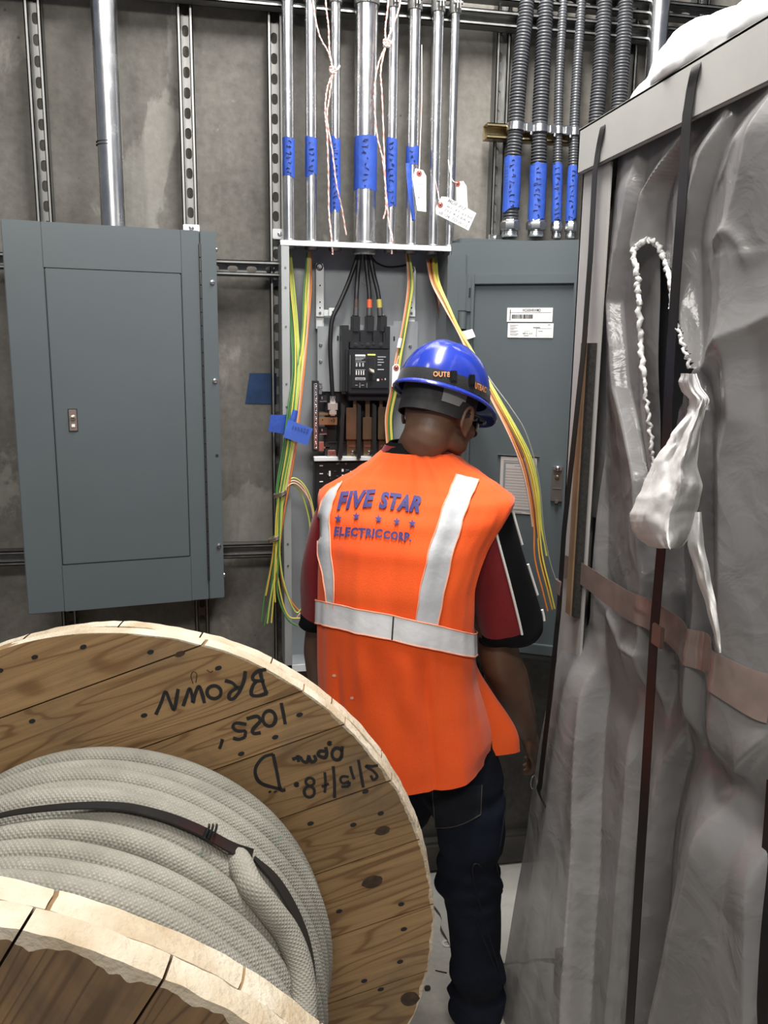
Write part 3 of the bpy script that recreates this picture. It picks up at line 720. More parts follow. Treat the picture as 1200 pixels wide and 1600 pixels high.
# neutral bar with its row of set screws, lug, brass straps, small brackets
mb = MB(); pbox(mb, 488.5, 595, 498.5, 706, 2.365, .025, 0, .001); nb = mb.build('neutral_bar', BLACKP, root)
mb = MB(); pbox(mb, 490.5, 599, 496, 702, 2.362, .006, 0, .001)
for k in range(32): pdisc(mb, 493.2 + .8 * (k % 2), 601 + k * 3.2, 2.3615, .0021, .0016, 1 if k % 3 else 2, 8)
mb.build('screw_strip', [GALV, ZINC, SEAM], nb)
mb = MB(); pbox(mb, 496, 645, 513, 649, 2.375, .012, 0); pbox(mb, 496, 652, 527, 664, 2.368, .008, 0); pdisc(mb, 504, 656, 2.3675, .002, .0006, 1); pdisc(mb, 520, 657, 2.3675, .0055, .004, 2); mb.build('brass_strap', [BRASS, SEAM, COPPER], nb)
mb = MB(); pbox(mb, 513, 627, 528, 644, 2.352, .03, 0, .006); pbox(mb, 516, 617, 524, 629, 2.358, .016, 1, .004); pbox(mb, 515, 640, 526, 650, 2.35, .02, 0, .004); mb.build('neutral_lug', [mat('aluminium lug', (.80, .80, .74), .28, .8), GALV], nb)
for (y0, y1) in ((618, 628), (668, 679)):
    mb = MB(); pbox(mb, 499, y0, 511, y1, 2.378, .02, 0, .001); pdisc(mb, 503, y0 + 4, 2.377, .0035, .003, 1); pbox(mb, 499, y1 - 1, 511, y1, 2.372, .02, 1); mb.build('stand_off', [BLACKP, ZINC], nb)
mb = MB(); pbox(mb, 497, 603, 503, 616, 2.37, .004, 0); pdisc(mb, 501, 600, 2.37, .004, .004); pdisc(mb, 501, 607, 2.37, .004, .004); pbox(mb, 497, 690, 506, 705, 2.372, .006); pbox(mb, 506, 698, 516, 701, 2.372, .02); pbox(mb, 512, 703, 525, 714, 2.355, .01, bev=.002); pdisc(mb, 520, 708, 2.3545, .002, .001, 1)
mb.build('corner_bracket', [ZINC, SEAM], root)
# branch interior: pale lip, black field with breaker slots and small bright parts
mb = MB(); pbox(mb, 491, 714, 622, 720, 2.345, .03); mb.build('interior_lip', WHITE, root)
mb = MB(); pbox(mb, 492, 721, 640, 960, 2.36, .05, 0, .002); inn = mb.build('branch_interior', BLACKP, root)
mb = MB(); rnd = random.Random(3)
for k in range(4): pbox(mb, 499, 727 + 12.5 * k, 505, 728.6 + 12.5 * k, 2.3585, .003, 1)
for k in range(70):
    x = rnd.uniform(511, 605); y = rnd.uniform(722, 775); w_ = rnd.uniform(.6, 3); h_ = rnd.uniform(.6, 4)
    if rnd.random() < .25: w_ *= 2
    pbox(mb, x, y, x + w_, y + h_, 2.357, .003, rnd.choice((0, 0, 2, 3)), 0)
for (x, y, w_, h_) in ((514, 736, 2.5, 8), (534, 733, 3, 4), (534, 742, 3, 4), (577, 718, 3, 3), (547, 736, 2, 5), (551, 737, 2, 4)): pbox(mb, x, y, x + w_, y + h_, 2.355, .003, 1, 0)
mb.build('circuit_parts', [mat('dark component', (.05, .05, .05), .4), PAPERW, GALVD, mat('dim component', (.16, .15, .14), .4)], inn)
# conduit bushings hanging inside the top
mb = MB(); p = at(570, 399, CY); mb.lathe((p.x, CY, TUBZ - .022), (0, 0, 1), [(.030, 0), (.034, .004), (.034, .016), (.038, .018), (.038, .022)], 28); mb.build('bushing', ZINC, root)
for nm in ('', '.001', '.002', '.004', '.005', '.006', '.007'):
    c = bpy.data.objects['steel_conduit' + nm]; mb = MB(); mb.lathe((c.location.x, CY, TUBZ - .014), (0, 0, 1), [(.016, 0), (.018, .003), (.019, .012)], 18); mb.build('bushing', GALVD, root)

# ------------------------------------------------------------------ its door, swung open towards the right
DO = V((X1 + .001, TUBY - .004, 0)); DU = V((.88, -.475, 0)).normalized(); DN = V((DU.y, -DU.x, 0))
def dp(px, py, lift=0):
    u, z = onp(px, py, DO + DN * lift, DU); return u, z
def dbox(mb, x0, y0, x1, y1, n0, n1, mi=0, bev=.001, full=False):
    p, q = dp(x0, y0, n0), dp(x1, y1, n0); frame_box(mb, DO, DU, DN, (p[0], n0, q[1]), (q[0], n1, p[1]), mi, bev)
DW = .50; DZT = dp(800, 377)[1]; DZB = dp(830, 1030)[1]
mb = MB()
frame_box(mb, DO, DU, DN, (0.0, -.006, DZB), (DW, 0, DZT), bev=.0015)
door = mb.build('door', GREY, root)
fl = dp(739, 500)[0]; fr = dp(897, 500)[0]; ft = dp(820, 428)[1]; fi = dp(820, 444)[1]
mb = MB(); frame_box(mb, DO, DU, DN, (fl - .004, -.001, DZB + .02), (fl + .004, .016, ft), bev=.0015); frame_box(mb, DO, DU, DN, (fr - .004, -.001, DZB + .02), (fr + .006, .014, ft), bev=.0015)
frame_box(mb, DO, DU, DN, (fl, -.001, fi), (fr, .012, ft - .001), bev=.0015); frame_box(mb, DO, DU, DN, (fl, -.001, DZB + .02), (fr, .012, DZB + .05), bev=.0015)
mb.build('door_return', GREY, door)
mb = MB(); dbox(mb, 701, 399, 711, 1000, 0, .010, 0, .002); dbox(mb, 717, 428, 730, 487, 0, .012, 0, .003); dbox(mb, 728, 430, 737, 487, 0, .006, 0, .001); u, z = dp(735, 457); frame_box(mb, DO, DU, DN, (u - .003, .005, z - .012), (u + .002, .0075, z + .012), 1); mb.build('hinge_plate', [GREY, SEAM], door)
u0, z0 = dp(722, 488); _, z1 = dp(722, 514); mb = MB(); c = DO + DU * (u0 + .004) + DN * .012; mb.tube([c + V((0, 0, z0)), c + V((0, 0, z1))], .012, 16); mb.build('hinge_barrel', GREY, door)
# rating labels
def label_on_door(name, x0, y0, x1, y1, lines, lift=.002):
    mb = MB(); dbox(mb, x0, y0, x1, y1, -.0005, lift, 0, 0); o = mb.build(name, PAPERW, door)
    mk = MB()
    for (a_, b_, c_, d_) in lines: dbox(mk, a_, b_, c_, d_, lift - .0002, lift + .0004, 0, 0)
    return o, mk
def text_on_door(mk, body, x0, y0, x1, y1, lift, bold=.02):
    bm = text_mesh(body, 1, bold); a0, a1, b0, b1 = bm_norm(bm); p, q = dp(x0, y0), dp(x1, y1)
    for v in bm.verts:
        u = lerp(p[0], q[0], (v.co.x - a0) / (a1 - a0)); z = lerp(q[1], p[1], (v.co.y - b0) / (b1 - b0)); v.co = DO + DU * u + V((0, 0, z)) + DN * lift
    mk.bm(bm)
o, mk = label_on_door('rating_label', 793, 481, 863, 503, [(797, 483.5, 797.4, 501), (797, 488, 862, 488.4)])
rnd = random.Random(5); x = 800
while x < 833:
    w_ = rnd.choice((.5, .8, 1.2)); dbox(mk, x, 491.5, x + w_, 498, .0018, .0024, 0, 0); x += w_ + rnd.choice((.5, .7, 1))
text_on_door(mk, 'NC50SHRWMD', 817, 482.6, 845, 486.8, .0026); mk.build('print', INK, o)
o, mk = label_on_door('rating_label', 794, 505, 864, 528, [])
for k in range(4):
    dbox(mk, 797, 507.5 + 4.6 * k, 797 + rnd.uniform(8, 13), 508.3 + 4.6 * k, .0018, .0024, 0, 0); dbox(mk, 797, 509.5 + 4.6 * k, 797 + rnd.uniform(5, 12), 510.1 + 4.6 * k, .0018, .0024, 0, 0)
dbox(mk, 833, 511, 844, 512.6, .0018, .0024, 0, 0); dbox(mk, 838, 513, 838.4, 526, .0018, .0024, 0, 0); dbox(mk, 838, 513, 862, 513.4, .0018, .0024, 0, 0); dbox(mk, 838, 525.6, 862, 526, .0018, .0024, 0, 0)
text_on_door(mk, '6 2 4', 820, 516.5, 827, 518.5, .0026); text_on_door(mk, 'MHL62', 817, 519.6, 832, 522.4, .0026); dbox(mk, 818, 524, 826, 525, .0018, .0024, 0, 0); dbox(mk, 841, 517, 848, 518, .0018, .0024, 0, 0); dbox(mk, 856, 507, 860, 508, .0018, .0024, 0, 0)
mk.build('print', PRINT, o)
# document pocket with schedule card, latch
mb = MB(); dbox(mb, 783, 713, 835, 804, -.0005, .003, 0, .0005); o = mb.build('schedule_card', mat('schedule card', (.50, .45, .42), .8, var=.1), door)
mk = MB()
for (a_, b_, c_, d_) in ((787, 720, 825, 721), (787, 724, 787.5, 797), (787, 723.5, 832, 724), (792, 799, 815, 801.2), (822, 800, 832, 800.6), (804, 728, 826, 728.7), (787, 796, 832, 796.4)): dbox(mk, a_, b_, c_, d_, .0028, .0034, 0, 0)
for k in range(14): dbox(mk, 789, 733 + 4.4 * k, 829, 733.3 + 4.4 * k, .0028, .0032, 1, 0)
mk.build('print', [PRINT, mat('faint rule', (.34, .31, .29), .8)], o)
mb = MB(); dbox(mb, 778, 710, 843, 713.5, 0, .006, 0, .001); mb.build('pocket_edge', GREY, door)
mb = MB(); dbox(mb, 863, 728, 879, 784, 0, .008, 0, .002); dbox(mb, 865, 727, 878, 735, .006, .014, 1, .002); dbox(mb, 864, 763, 877, 764, .008, .0095, 1, 0); u, z = dp(871, 745); mb.lathe(DO + DU * u + DN * .008 + V((0, 0, z)), DN, [(.006, 0), (.006, .002), (.004, .003)], 16, 2)
u, z = dp(872, 731); mb.lathe(DO + DU * u + DN * .012 + V((0, 0, z)), DN, [(.008, 0), (.007, .004), (.003, .006)], 12, 1); u, z = dp(870, 783); mb.lathe(DO + DU * u + DN * .004 + V((0, 0, z)), DN, [(.006, 0), (.005, .008)], 10, 1)
mb.build('latch', [mat('latch steel', (.17, .155, .145), .4, .6), ZINC, COPPER], door)
# the enclosure behind the open door that takes the flexible conduits
mb = MB(); mb.box((.655, 2.375 - .06, .95), (1.17, 2.444, at(840, 375, 2.375).z - .010), bev=.003)
tag(mb.build('cable_box', GREY, loc=(.9, 2.38, .95)), 'grey wall enclosure behind the swung-open door, taking the black flexible conduits', 'enclosure')

# ------------------------------------------------------------------ feeder cables and wires
def wire(pts, r, m, label, name='wire', cat='wire', group=None, n=8, jit=0):
    P = [at(x + random.uniform(-jit, jit), y + random.uniform(-jit, jit), Y) for x, y, Y in pts]
    mb = MB(); mb.tube(catmull(P, n), r, 8); o = mb.build(name, m, loc=P[0], smooth=60); return tag(o, label, cat, group)
for (pts, band, nm) in (
    ([(562, 398, 2.378), (559, 430, 2.375), (557, 460, 2.36), (556, 494, 2.352)], (.05, .03, .025), 'black feeder cable landing on the left lug of the big breaker'),
    ([(571, 398, 2.378), (574, 430, 2.37), (577, 460, 2.36), (577, 494, 2.352)], (.62, .10, .03), 'black feeder cable with an orange band on the middle lug of the breaker'),
    ([(578, 398, 2.378), (584, 430, 2.37), (591, 460, 2.36), (594, 494, 2.352)], (.42, .36, .07), 'black feeder cable with a yellow band on the right lug of the breaker')):
    P = catmull([at(*p) for p in pts], 8); root = thing('feeder_cable', nm, 'cable', P[-1], 'feeder cables of the big breaker')
    mb = MB(); mb.tube(P, .0066, 14); mb.build('jacket', BLACKR, root)
    i0 = min(range(len(P)), key=lambda i: abs(pix(P[i])[1] - 470)); mb = MB(); mb.tube(P[i0:i0 + 4], .0072, 14); mb.build('phase_tape', mat('phase tape', band, .5), root)
    mb = MB(); mb.tube(P[i0 + 3:], [.0078 + .0012 * i / 6 for i in range(len(P) - i0 - 3)], 14); mb.build('lug_sleeve', mat('worn lug sleeve', (.05, .05, .05), .5, var=.4, vscale=60), root)
wire([(559, 400, 2.38), (545, 440, 2.37), (530, 475, 2.36), (519, 500, 2.355), (516, 540, 2.355), (518, 590, 2.36), (520, 622, 2.365)], .0062, BLACKR, 'long black cable curving left of the breaker down to the neutral lug', 'feeder_cable', 'cable')
wire([(581, 402, 2.378), (589, 411, 2.40), (605, 417, 2.42), (625, 416, 2.425), (637, 413, 2.425)], .0028, BLACKR, 'thin dark wire swooping right behind the wires at the panelboard top', 'wire')
YEL = mat('yellow wire', (.62, .52, .09), .42, var=.2); GRN = mat('green wire', (.07, .20, .06), .42, var=.2); ORG = mat('orange wire', (.62, .19, .04), .42, var=.2); PNK = mat('pinkish wire', (.62, .38, .27), .45, var=.2)
BRN = mat('brown wire', (.17, .06, .03), .42, var=.2); LIM = mat('yellow green wire', (.46, .52, .11), .42, var=.2); GRW = mat('grey wire', (.22, .22, .21), .42); AMB = mat('amber wire', (.62, .36, .06), .42, var=.2)
WR = .0024
gl = 'wires in the coiled bundle at the left of the open panelboard'
cn = {'y': (YEL, 'yellow'), 'g': (GRN, 'green'), 'o': (ORG, 'orange'), 'p': (PNK, 'pinkish'), 'l': (LIM, 'yellow-green'), 'a': (AMB, 'amber'), 'b': (BRN, 'brown'), 'w': (GRW, 'grey')}
def bundle_left(cols, sx, top, mids, coil, seed):
    for k, c in enumerate(cols):
        rnd = random.Random(seed * 31 + k); d = (k - (len(cols) - 1) / 2) * 2.6; yo = rnd.uniform(0, .012)
        pts = [(top[0] + d * .5, top[1], 2.375)] + [(x + d + rnd.uniform(-1, 1), y, Y - yo) for x, y, Y in mids]
        pts += [(x + d * .8 + rnd.uniform(-3, 3), y + rnd.uniform(-4, 4), Y - yo) for x, y, Y in coil[k % len(coil)]]
        wire(pts, WR, cn[c][0], '%s wire hanging in the coiled bundle at the left edge of the open panelboard' % cn[c][1], group=gl)
coilA = [[(435, 800, 2.275), (428, 870, 2.27), (420, 930, 2.265), (413, 972, 2.262)], [(436, 800, 2.275), (430, 870, 2.268), (422, 935, 2.263), (418, 976, 2.26)], [(434, 800, 2.275), (430, 860, 2.27), (434, 920, 2.265), (450, 958, 2.262), (470, 968, 2.262)],
         [(437, 800, 2.275), (437, 860, 2.27), (444, 915, 2.262), (460, 955, 2.26), (474, 940, 2.26), (476, 934, 2.262)]]
bundle_left('ggyll', 0, (452, 396), [(454, 450, 2.36), (460, 520, 2.34), (462, 580, 2.31), (456, 640, 2.29), (448, 700, 2.285), (438, 760, 2.28)], coilA, 1)
coilB = [[(441, 800, 2.275), (436, 880, 2.27), (440, 930, 2.264), (452, 965, 2.26), (468, 980, 2.258)], [(440, 795, 2.275), (432, 860, 2.27), (430, 920, 2.264), (424, 970, 2.262)], [(437, 800, 2.275), (442, 770, 2.28), (456, 750, 2.29), (475, 762, 2.30), (488, 800, 2.305), (490, 850, 2.305), (486, 890, 2.305)],
         [(436, 795, 2.275), (446, 765, 2.28), (462, 755, 2.29), (482, 790, 2.30), (492, 840, 2.305), (488, 900, 2.302), (478, 940, 2.29), (462, 966, 2.27)], [(438, 800, 2.275), (433, 860, 2.27), (440, 910, 2.262), (456, 945, 2.26), (472, 958, 2.26)]]
bundle_left('gylpo', 0, (483, 394), [(481, 450, 2.36), (476, 520, 2.34), (470, 580, 2.315), (464, 640, 2.292), (456, 700, 2.285), (446, 760, 2.28)], coilB, 2)
# loose loop lengths of the coil
for c, pts in (('l', [(436, 778, 2.274), (450, 757, 2.285), (468, 768, 2.295), (482, 810, 2.30), (486, 850, 2.30)]), ('p', [(440, 772, 2.274), (455, 752, 2.283), (473, 762, 2.29), (486, 790, 2.30)]), ('o', [(432, 840, 2.27), (433, 890, 2.266), (428, 920, 2.264)]), ('a', [(430, 836, 2.27), (424, 880, 2.266), (416, 930, 2.262)]), ('y', [(437, 780, 2.27), (433, 840, 2.262), (428, 900, 2.26), (430, 940, 2.26)])):
    wire(pts, WR, cn[c][0], '%s wire hanging in the coiled bundle at the left edge of the open panelboard' % cn[c][1], group=gl, jit=1)
for (x, y, Y, r, lab) in ((437, 772, 2.272, .016, 'dark tie round the wire bundle at the top of its coil'), (428, 842, 2.264, .014, 'dark tie round the wire bundle below its coil top')):
    p = at(x, y, Y); mb = MB(); ring = []
    for k in range(20): a_ = 2 * PI * k / 20; ring.append(p + V((math.cos(a_) * r, math.sin(a_) * r * .75, .006 * math.cos(a_))))
    for dz in (-.004, 0, .004): mb.tube([q + V((0, 0, dz)) for q in ring], .0022, 6, closed=True)
    mb.box(p + V((-.004, -r * .75 - .004, -.006)), p + V((.004, -r * .75 + .001, .006)), bev=.001)
    tag(mb.build('cable_tie', mat('brown tie', (.11, .085, .065), .45), loc=p), lab, 'tie')
gm = 'wires hanging right of the big breaker'
for k, (c, o_) in enumerate((('o', -2), ('g', 0.5), ('y', 2.6), ('l', 4), ('p', -3.5))):
    pts = [(637 + o_ * .6, 396, 2.378), (640 + o_, 420, 2.37), (641 + o_, 450, 2.36), (635 + o_, 490, 2.35), (628 + o_, 530, 2.34), (621 + o_, 565, 2.33), (612 + o_ * 1.2 + 3, 610, 2.325), (607 + o_ * 1.2, 650, 2.325), (608 + o_ * 1.2, 690, 2.32), (612 + o_, 725, 2.31)]
    wire(pts, WR, cn[c][0], '%s wire hanging beside the right of the big breaker, passing the white tag' % cn[c][1], group=gm, jit=.6)
gr = 'wires draped from the panelboard top right across the door'
base = [(676, 404, 2.378), (681, 440, 2.335), (697, 475, 2.285), (716, 515, 2.245), (735, 548, 2.205), (768, 610, 2.12), (800, 668, 2.06), (822, 715, 2.035), (835, 765, 2.025), (841, 820, 2.02), (846, 870, 2.01), (858, 920, 2.0), (866, 952, 1.995)]
for k, (c, o_, cut, xe) in enumerate((('o', -6, 13, -4), ('b', -3.5, 12, 4), ('y', 3, 11, 6), ('y', 1, 13, 0), ('a', -1, 13, -2), ('l', 5, 11, 2), ('p', -8, 10, -4))):
    pts = []
    for i, (x, y, Y) in enumerate(base[:cut]):
        f = .35 + min(1, abs(i - 3) / 4) * 1.0
        pts.append((x + o_ * f * (1 if i < 9 else .8) + (xe if i >= 10 else 0), y - o_ * .3 * f, Y + .004 * (k % 3)))
    wire(pts, WR, cn[c][0], '%s wire in the bundle draped from the panelboard top right over the open door' % cn[c][1], group=gr, jit=.5)
wire([(735, 545, 2.215), (765, 592, 2.13), (800, 640, 2.07), (823, 680, 2.045), (842, 750, 2.03), (850, 830, 2.02), (860, 880, 2.01), (872, 916, 2.0)], .0017, GRW, 'thin grey wire drooping apart, to the right of the draped colour bundle', 'wire')
for c, dx in (('b', 0), ('p', 3)):
    wire([(674 + dx, 404, 2.38), (677 + dx, 440, 2.40), (684 + dx, 480, 2.41), (691 + dx, 530, 2.40), (693 + dx, 600, 2.39)], WR, cn[c][0], '%s wire falling straight down inside the panelboard behind the blue helmet' % cn[c][1], group='wires behind the helmet')
# white tape flags on wires
def sheet(name, quad, m, label, cat, thick=.0008, curl=0.0, n=6):
    """thin card: quad of (x, y, Y) photo corners tl, tr, br, bl"""
    a, b, c, d = [at(*q) for q in quad]; rows = []
    nn = (b - a).cross(d - a).normalized()
    if nn.y > 0: nn = -nn
    for i in range(n + 1):
        rows.append([a.lerp(d, i / n).lerp(b.lerp(c, i / n), j / n) + nn * curl * math.sin(PI * j / n) for j in range(n + 1)])
    mb = MB(); mb.grid(rows); return tag(mb.build(name, m, loc=(a + b + c + d) / 4, solid=thick), label, cat)
sheet('tape_flag', [(715, 519, 2.255), (738, 514, 2.25), (743, 526, 2.25), (722, 533, 2.255)], PAPERW, 'white tape flag round the draped wire bundle above the blue helmet', 'tape flag', curl=.006)
sheet('tape_flag', [(623, 528, 2.325), (629, 529, 2.325), (626, 544, 2.325), (620, 543, 2.325)], PAPERW, 'small white tape band on the wires right of the breaker, above the white tag', 'tape flag', curl=.004)
# ------------------------------------------------------------------ card tags
def card_tag(pts, hole, Y, label, tilt=.0, writing=None, string=None):
    """shipping tag: clipped corners, eyelet, writing"""
    P = [at(x, y, Y + tilt * i) for i, (x, y) in enumerate(pts)]
    c = sum(P, V()) / len(P); root = thing('card_tag', label, 'tag', c)
    mb = MB(); mb.prism(P, (0, .0012, 0)); mb.build('card', PAPERW, root)
    h = at(*hole, Y - .0006); mb = MB(); mb.lathe(h + V((0, .0006, 0)), (0, -1, 0), [(.0078, 0), (.0078, .0009), (.0026, .0011)], 16, 0); mb.lathe(h + V((0, .0004, 0)), (0, -1, 0), [(.0025, 0), (.0025, .0016)], 10, 1); mb.build('eyelet', [REDE, SEAM], root)
    if string:
        mb = MB(); mb.tube(catmull([at(*s) for s in string], 6), .0011, 6); mb.build('string', STRING, root)
    if writing:
        mk = MB()
        for body, (x0, y0), (x1, y1), hgt in writing:
            bm = text_mesh(body, 1, .01, .15); a0, a1, b0, b1 = bm_norm(bm); ux, uy = x1 - x0, y1 - y0; L = math.hypot(ux, uy); nx, ny = uy / L * hgt, -ux / L * hgt
            for v in bm.verts:
                s, t = (v.co.x - a0) / (a1 - a0), (v.co.y - b0) / (b1 - b0); v.co = at(x0 + ux * s + nx * t, y0 + uy * s + ny * t, Y - .001)
            mk.bm(bm)
        mk.build('handwriting', PRINT, root)
    return root
card_tag([(649, 263), (661, 266), (666, 275), (666, 331), (652, 329), (645, 280)], (655, 271), CY - .033, 'white card tag hanging upright in front of the conduits, left of the tilted tag', writing=[('HPA', (651, 288), (660, 290), 4), ('12 C', (653, 298), (664, 300), 4), ('4', (652, 310), (656, 310), 3)], string=[(655, 269, CY - .034), (656, 240, CY - .012), (659, 150, CY + .01), (659, 70, CY + .02)])
card_tag([(713, 284), (724, 283), (729, 291), (731, 330), (713, 326)], (715, 287), CY - .024, 'white card tag half hidden behind the tilted written tag', string=[(715, 286, CY - .026), (706, 280, CY - .02), (700, 250, CY - .012)])
card_tag([(690, 307), (700, 308), (744, 333), (732, 360), (681, 334), (681, 325)], (688, 320), CY - .034, 'white card tag hanging tilted with handwriting in front of the conduits', writing=[('MDR P17', (699, 315), (726, 330), 6), ('#1 37 2150', (697, 323), (737, 343), 4), ('251 4 2 EA 4', (693, 328), (733, 349), 4), ('6B 104  TO W115', (685, 333), (729, 356), 5)], string=[(688, 319, CY - .036), (684, 300, CY - .022), (678, 270, CY - .018)])
card_tag([(613, 573), (617, 569), (622, 569), (625, 574), (624, 607), (612, 604)], (619, 575), 2.315, 'small white card tag on the wires beside the breaker, left of the helmet', string=[(619, 574, 2.314), (621, 563, 2.318), (623, 556, 2.322)])
# ------------------------------------------------------------------ blue tape on wall and wires
sheet('blue_tape', [(390, 583, WY - .002), (432, 583, WY - .002), (432, 632, WY - .002), (383, 630, WY - .002)], mat('blue tape on wall', (.012, .045, .13), .7, var=.3, vscale=25), 'dark blue piece of masking tape stuck on the bare concrete wall', 'tape', curl=.0)
sheet('blue_tape', [(423, 648, TUBY - .004), (449, 648, TUBY - .004), (446, 678, TUBY - .004), (419, 674, TUBY - .004)], BLUE, 'blue tape stuck on the left edge of the open panelboard', 'tape', curl=.003)
o = sheet('tape_flag', [(450, 655, 2.268), (489, 670, 2.262), (480, 696, 2.262), (443, 683, 2.268)], mat('lighter blue tape', (.045, .12, .52), .6, var=.15, vscale=20), 'bright blue tape flag with pen writing wrapped round the left wire bundle', 'tape flag', curl=.003)
mk = MB(); bm = text_mesh('A H N N D D', 1, 0, .1); a0, a1, b0, b1 = bm_norm(bm)
for v in bm.verts:
    s, t = (v.co.x - a0) / (a1 - a0), (v.co.y - b0) / (b1 - b0); v.co = at(455 + 26 * s + 2 * t, 671 + 7 * s - 7 * t, 2.2595)
mk.bm(bm); mk.build('marker_writing', INKB, o)
sheet('tape_flag', [(457, 640, 2.278), (466, 642, 2.278), (460, 668, 2.272), (451, 664, 2.272)], BLUE, 'narrow blue tape band on the wires just above the written flag', 'tape', curl=.004)
# ------------------------------------------------------------------ twine
def twine(strands, knots, label):
    root = thing('twine', label, 'twine', at(*strands[0][0]))
    for s in strands:
        P = catmull([at(*p) for p in s], 14); A, B = [], []
        for i, p in enumerate(P):
            a_ = i * 1.1; o_ = V((math.cos(a_), math.sin(a_), 0)) * .0011; A.append(p + o_); B.append(p - o_)
        mb = MB(); mb.tube(A, .0015, 6, 0); mb.tube(B, .0015, 6, 1); mb.build('strand', [mat('pink twine', (.62, .30, .26), .85), mat('pale twine', (.78, .70, .66), .85)], root)
    for (x, y, Y, r) in knots:
        p = at(x, y, Y); mb = MB(); pts = []
        for k in range(40):
            a_ = k * .62; pts.append(p + V((math.cos(a_) * r, math.sin(a_ * 1.3) * r * .7, math.sin(a_ * .77 + 1) * r)))
        mb.tube(pts, .0022, 6); mb.tube(catmull([p, p + V((r * 1.6, -.002, r * .3)), p + V((r * 2.4, 0, r * 1.7))], 5), .003, 6); mb.build('knot', STRING, root)
F1 = CY - .040
twine([[(486, -60, F1), (490, 10, F1), (499, 55, F1), (513, 82, F1), (520, 108, F1)], [(507, -60, F1), (509, 5, F1), (513, 40, F1), (515, 80, F1), (520, 108, F1)], [(520, 112, F1), (511, 140, F1), (508, 175, F1), (511, 210, F1), (513, 270, F1), (514, 330, F1), (518, 372, F1 - .03), (520, 398, 2.31)], [(520, 112, F1), (515, 150, F1), (511, 185, F1), (519, 235, F1), (526, 290, F1), (534, 325, F1 + .02), (541, 367, CY)]], [(520, 110, F1, .0075)], 'pink and white twine knotted once, hanging from the conduits at left')
twine([[(610, -60, F1), (606, 10, F1), (602, 45, F1), (603, 66, F1)], [(629, -60, F1), (625, 5, F1), (612, 45, F1), (604, 66, F1)], [(603, 70, F1), (590, 105, F1), (585, 150, F1), (589, 210, F1), (598, 250, F1), (604, 310, F1), (608, 350, F1), (613, 372, F1 - .03), (612, 397, 2.31)], [(603, 70, F1), (595, 110, F1), (597, 150, F1), (600, 230, F1), (602, 290, F1), (603, 325, F1), (599, 342, F1)]], [(604, 68, F1, .008)], 'pink and white twine knotted once, hanging beside the thick middle conduit')

# ------------------------------------------------------------------ wooden cable reel
RR, RW, RT = .607, .707, .063
RPH = .18
RN = V((math.sin(RPH), math.cos(RPH), 0)); RU = V((math.cos(RPH), -math.sin(RPH), 0)); RC = V((-.209, 1.524, RR))
def on_disc(x, y, off):
    c = RC + RN * off; d = ray(x, y); return CAMP + d * ((c - CAMP).dot(RN) / d.dot(RN))
def on_drum(x, y, r):
    """where the sight line meets the cable's outer cylinder"""
    d = ray(x, y).normalized(); o = CAMP - RC; dp_ = d - RN * d.dot(RN); op = o - RN * o.dot(RN)
    A, Bq, Cq = dp_.dot(dp_), 2 * dp_.dot(op), op.dot(op) - r * r; D = Bq * Bq - 4 * A * Cq
    if D < 0: D = 0
    return CAMP + d * ((-Bq - math.sqrt(D)) / (2 * A))
reel = thing('cable_reel', 'big wooden cable reel in the foreground with black handwriting on its flange', 'cable reel', (RC.x, RC.y, 0))
def board_frame(off, ang):
    x = RU * math.cos(ang) + V((0, 0, 1)) * math.sin(ang); z = RN; y = z.cross(x)
    m = Matrix((x, y, z)).transposed().to_4x4(); m.translation = RC + RN * off; return m
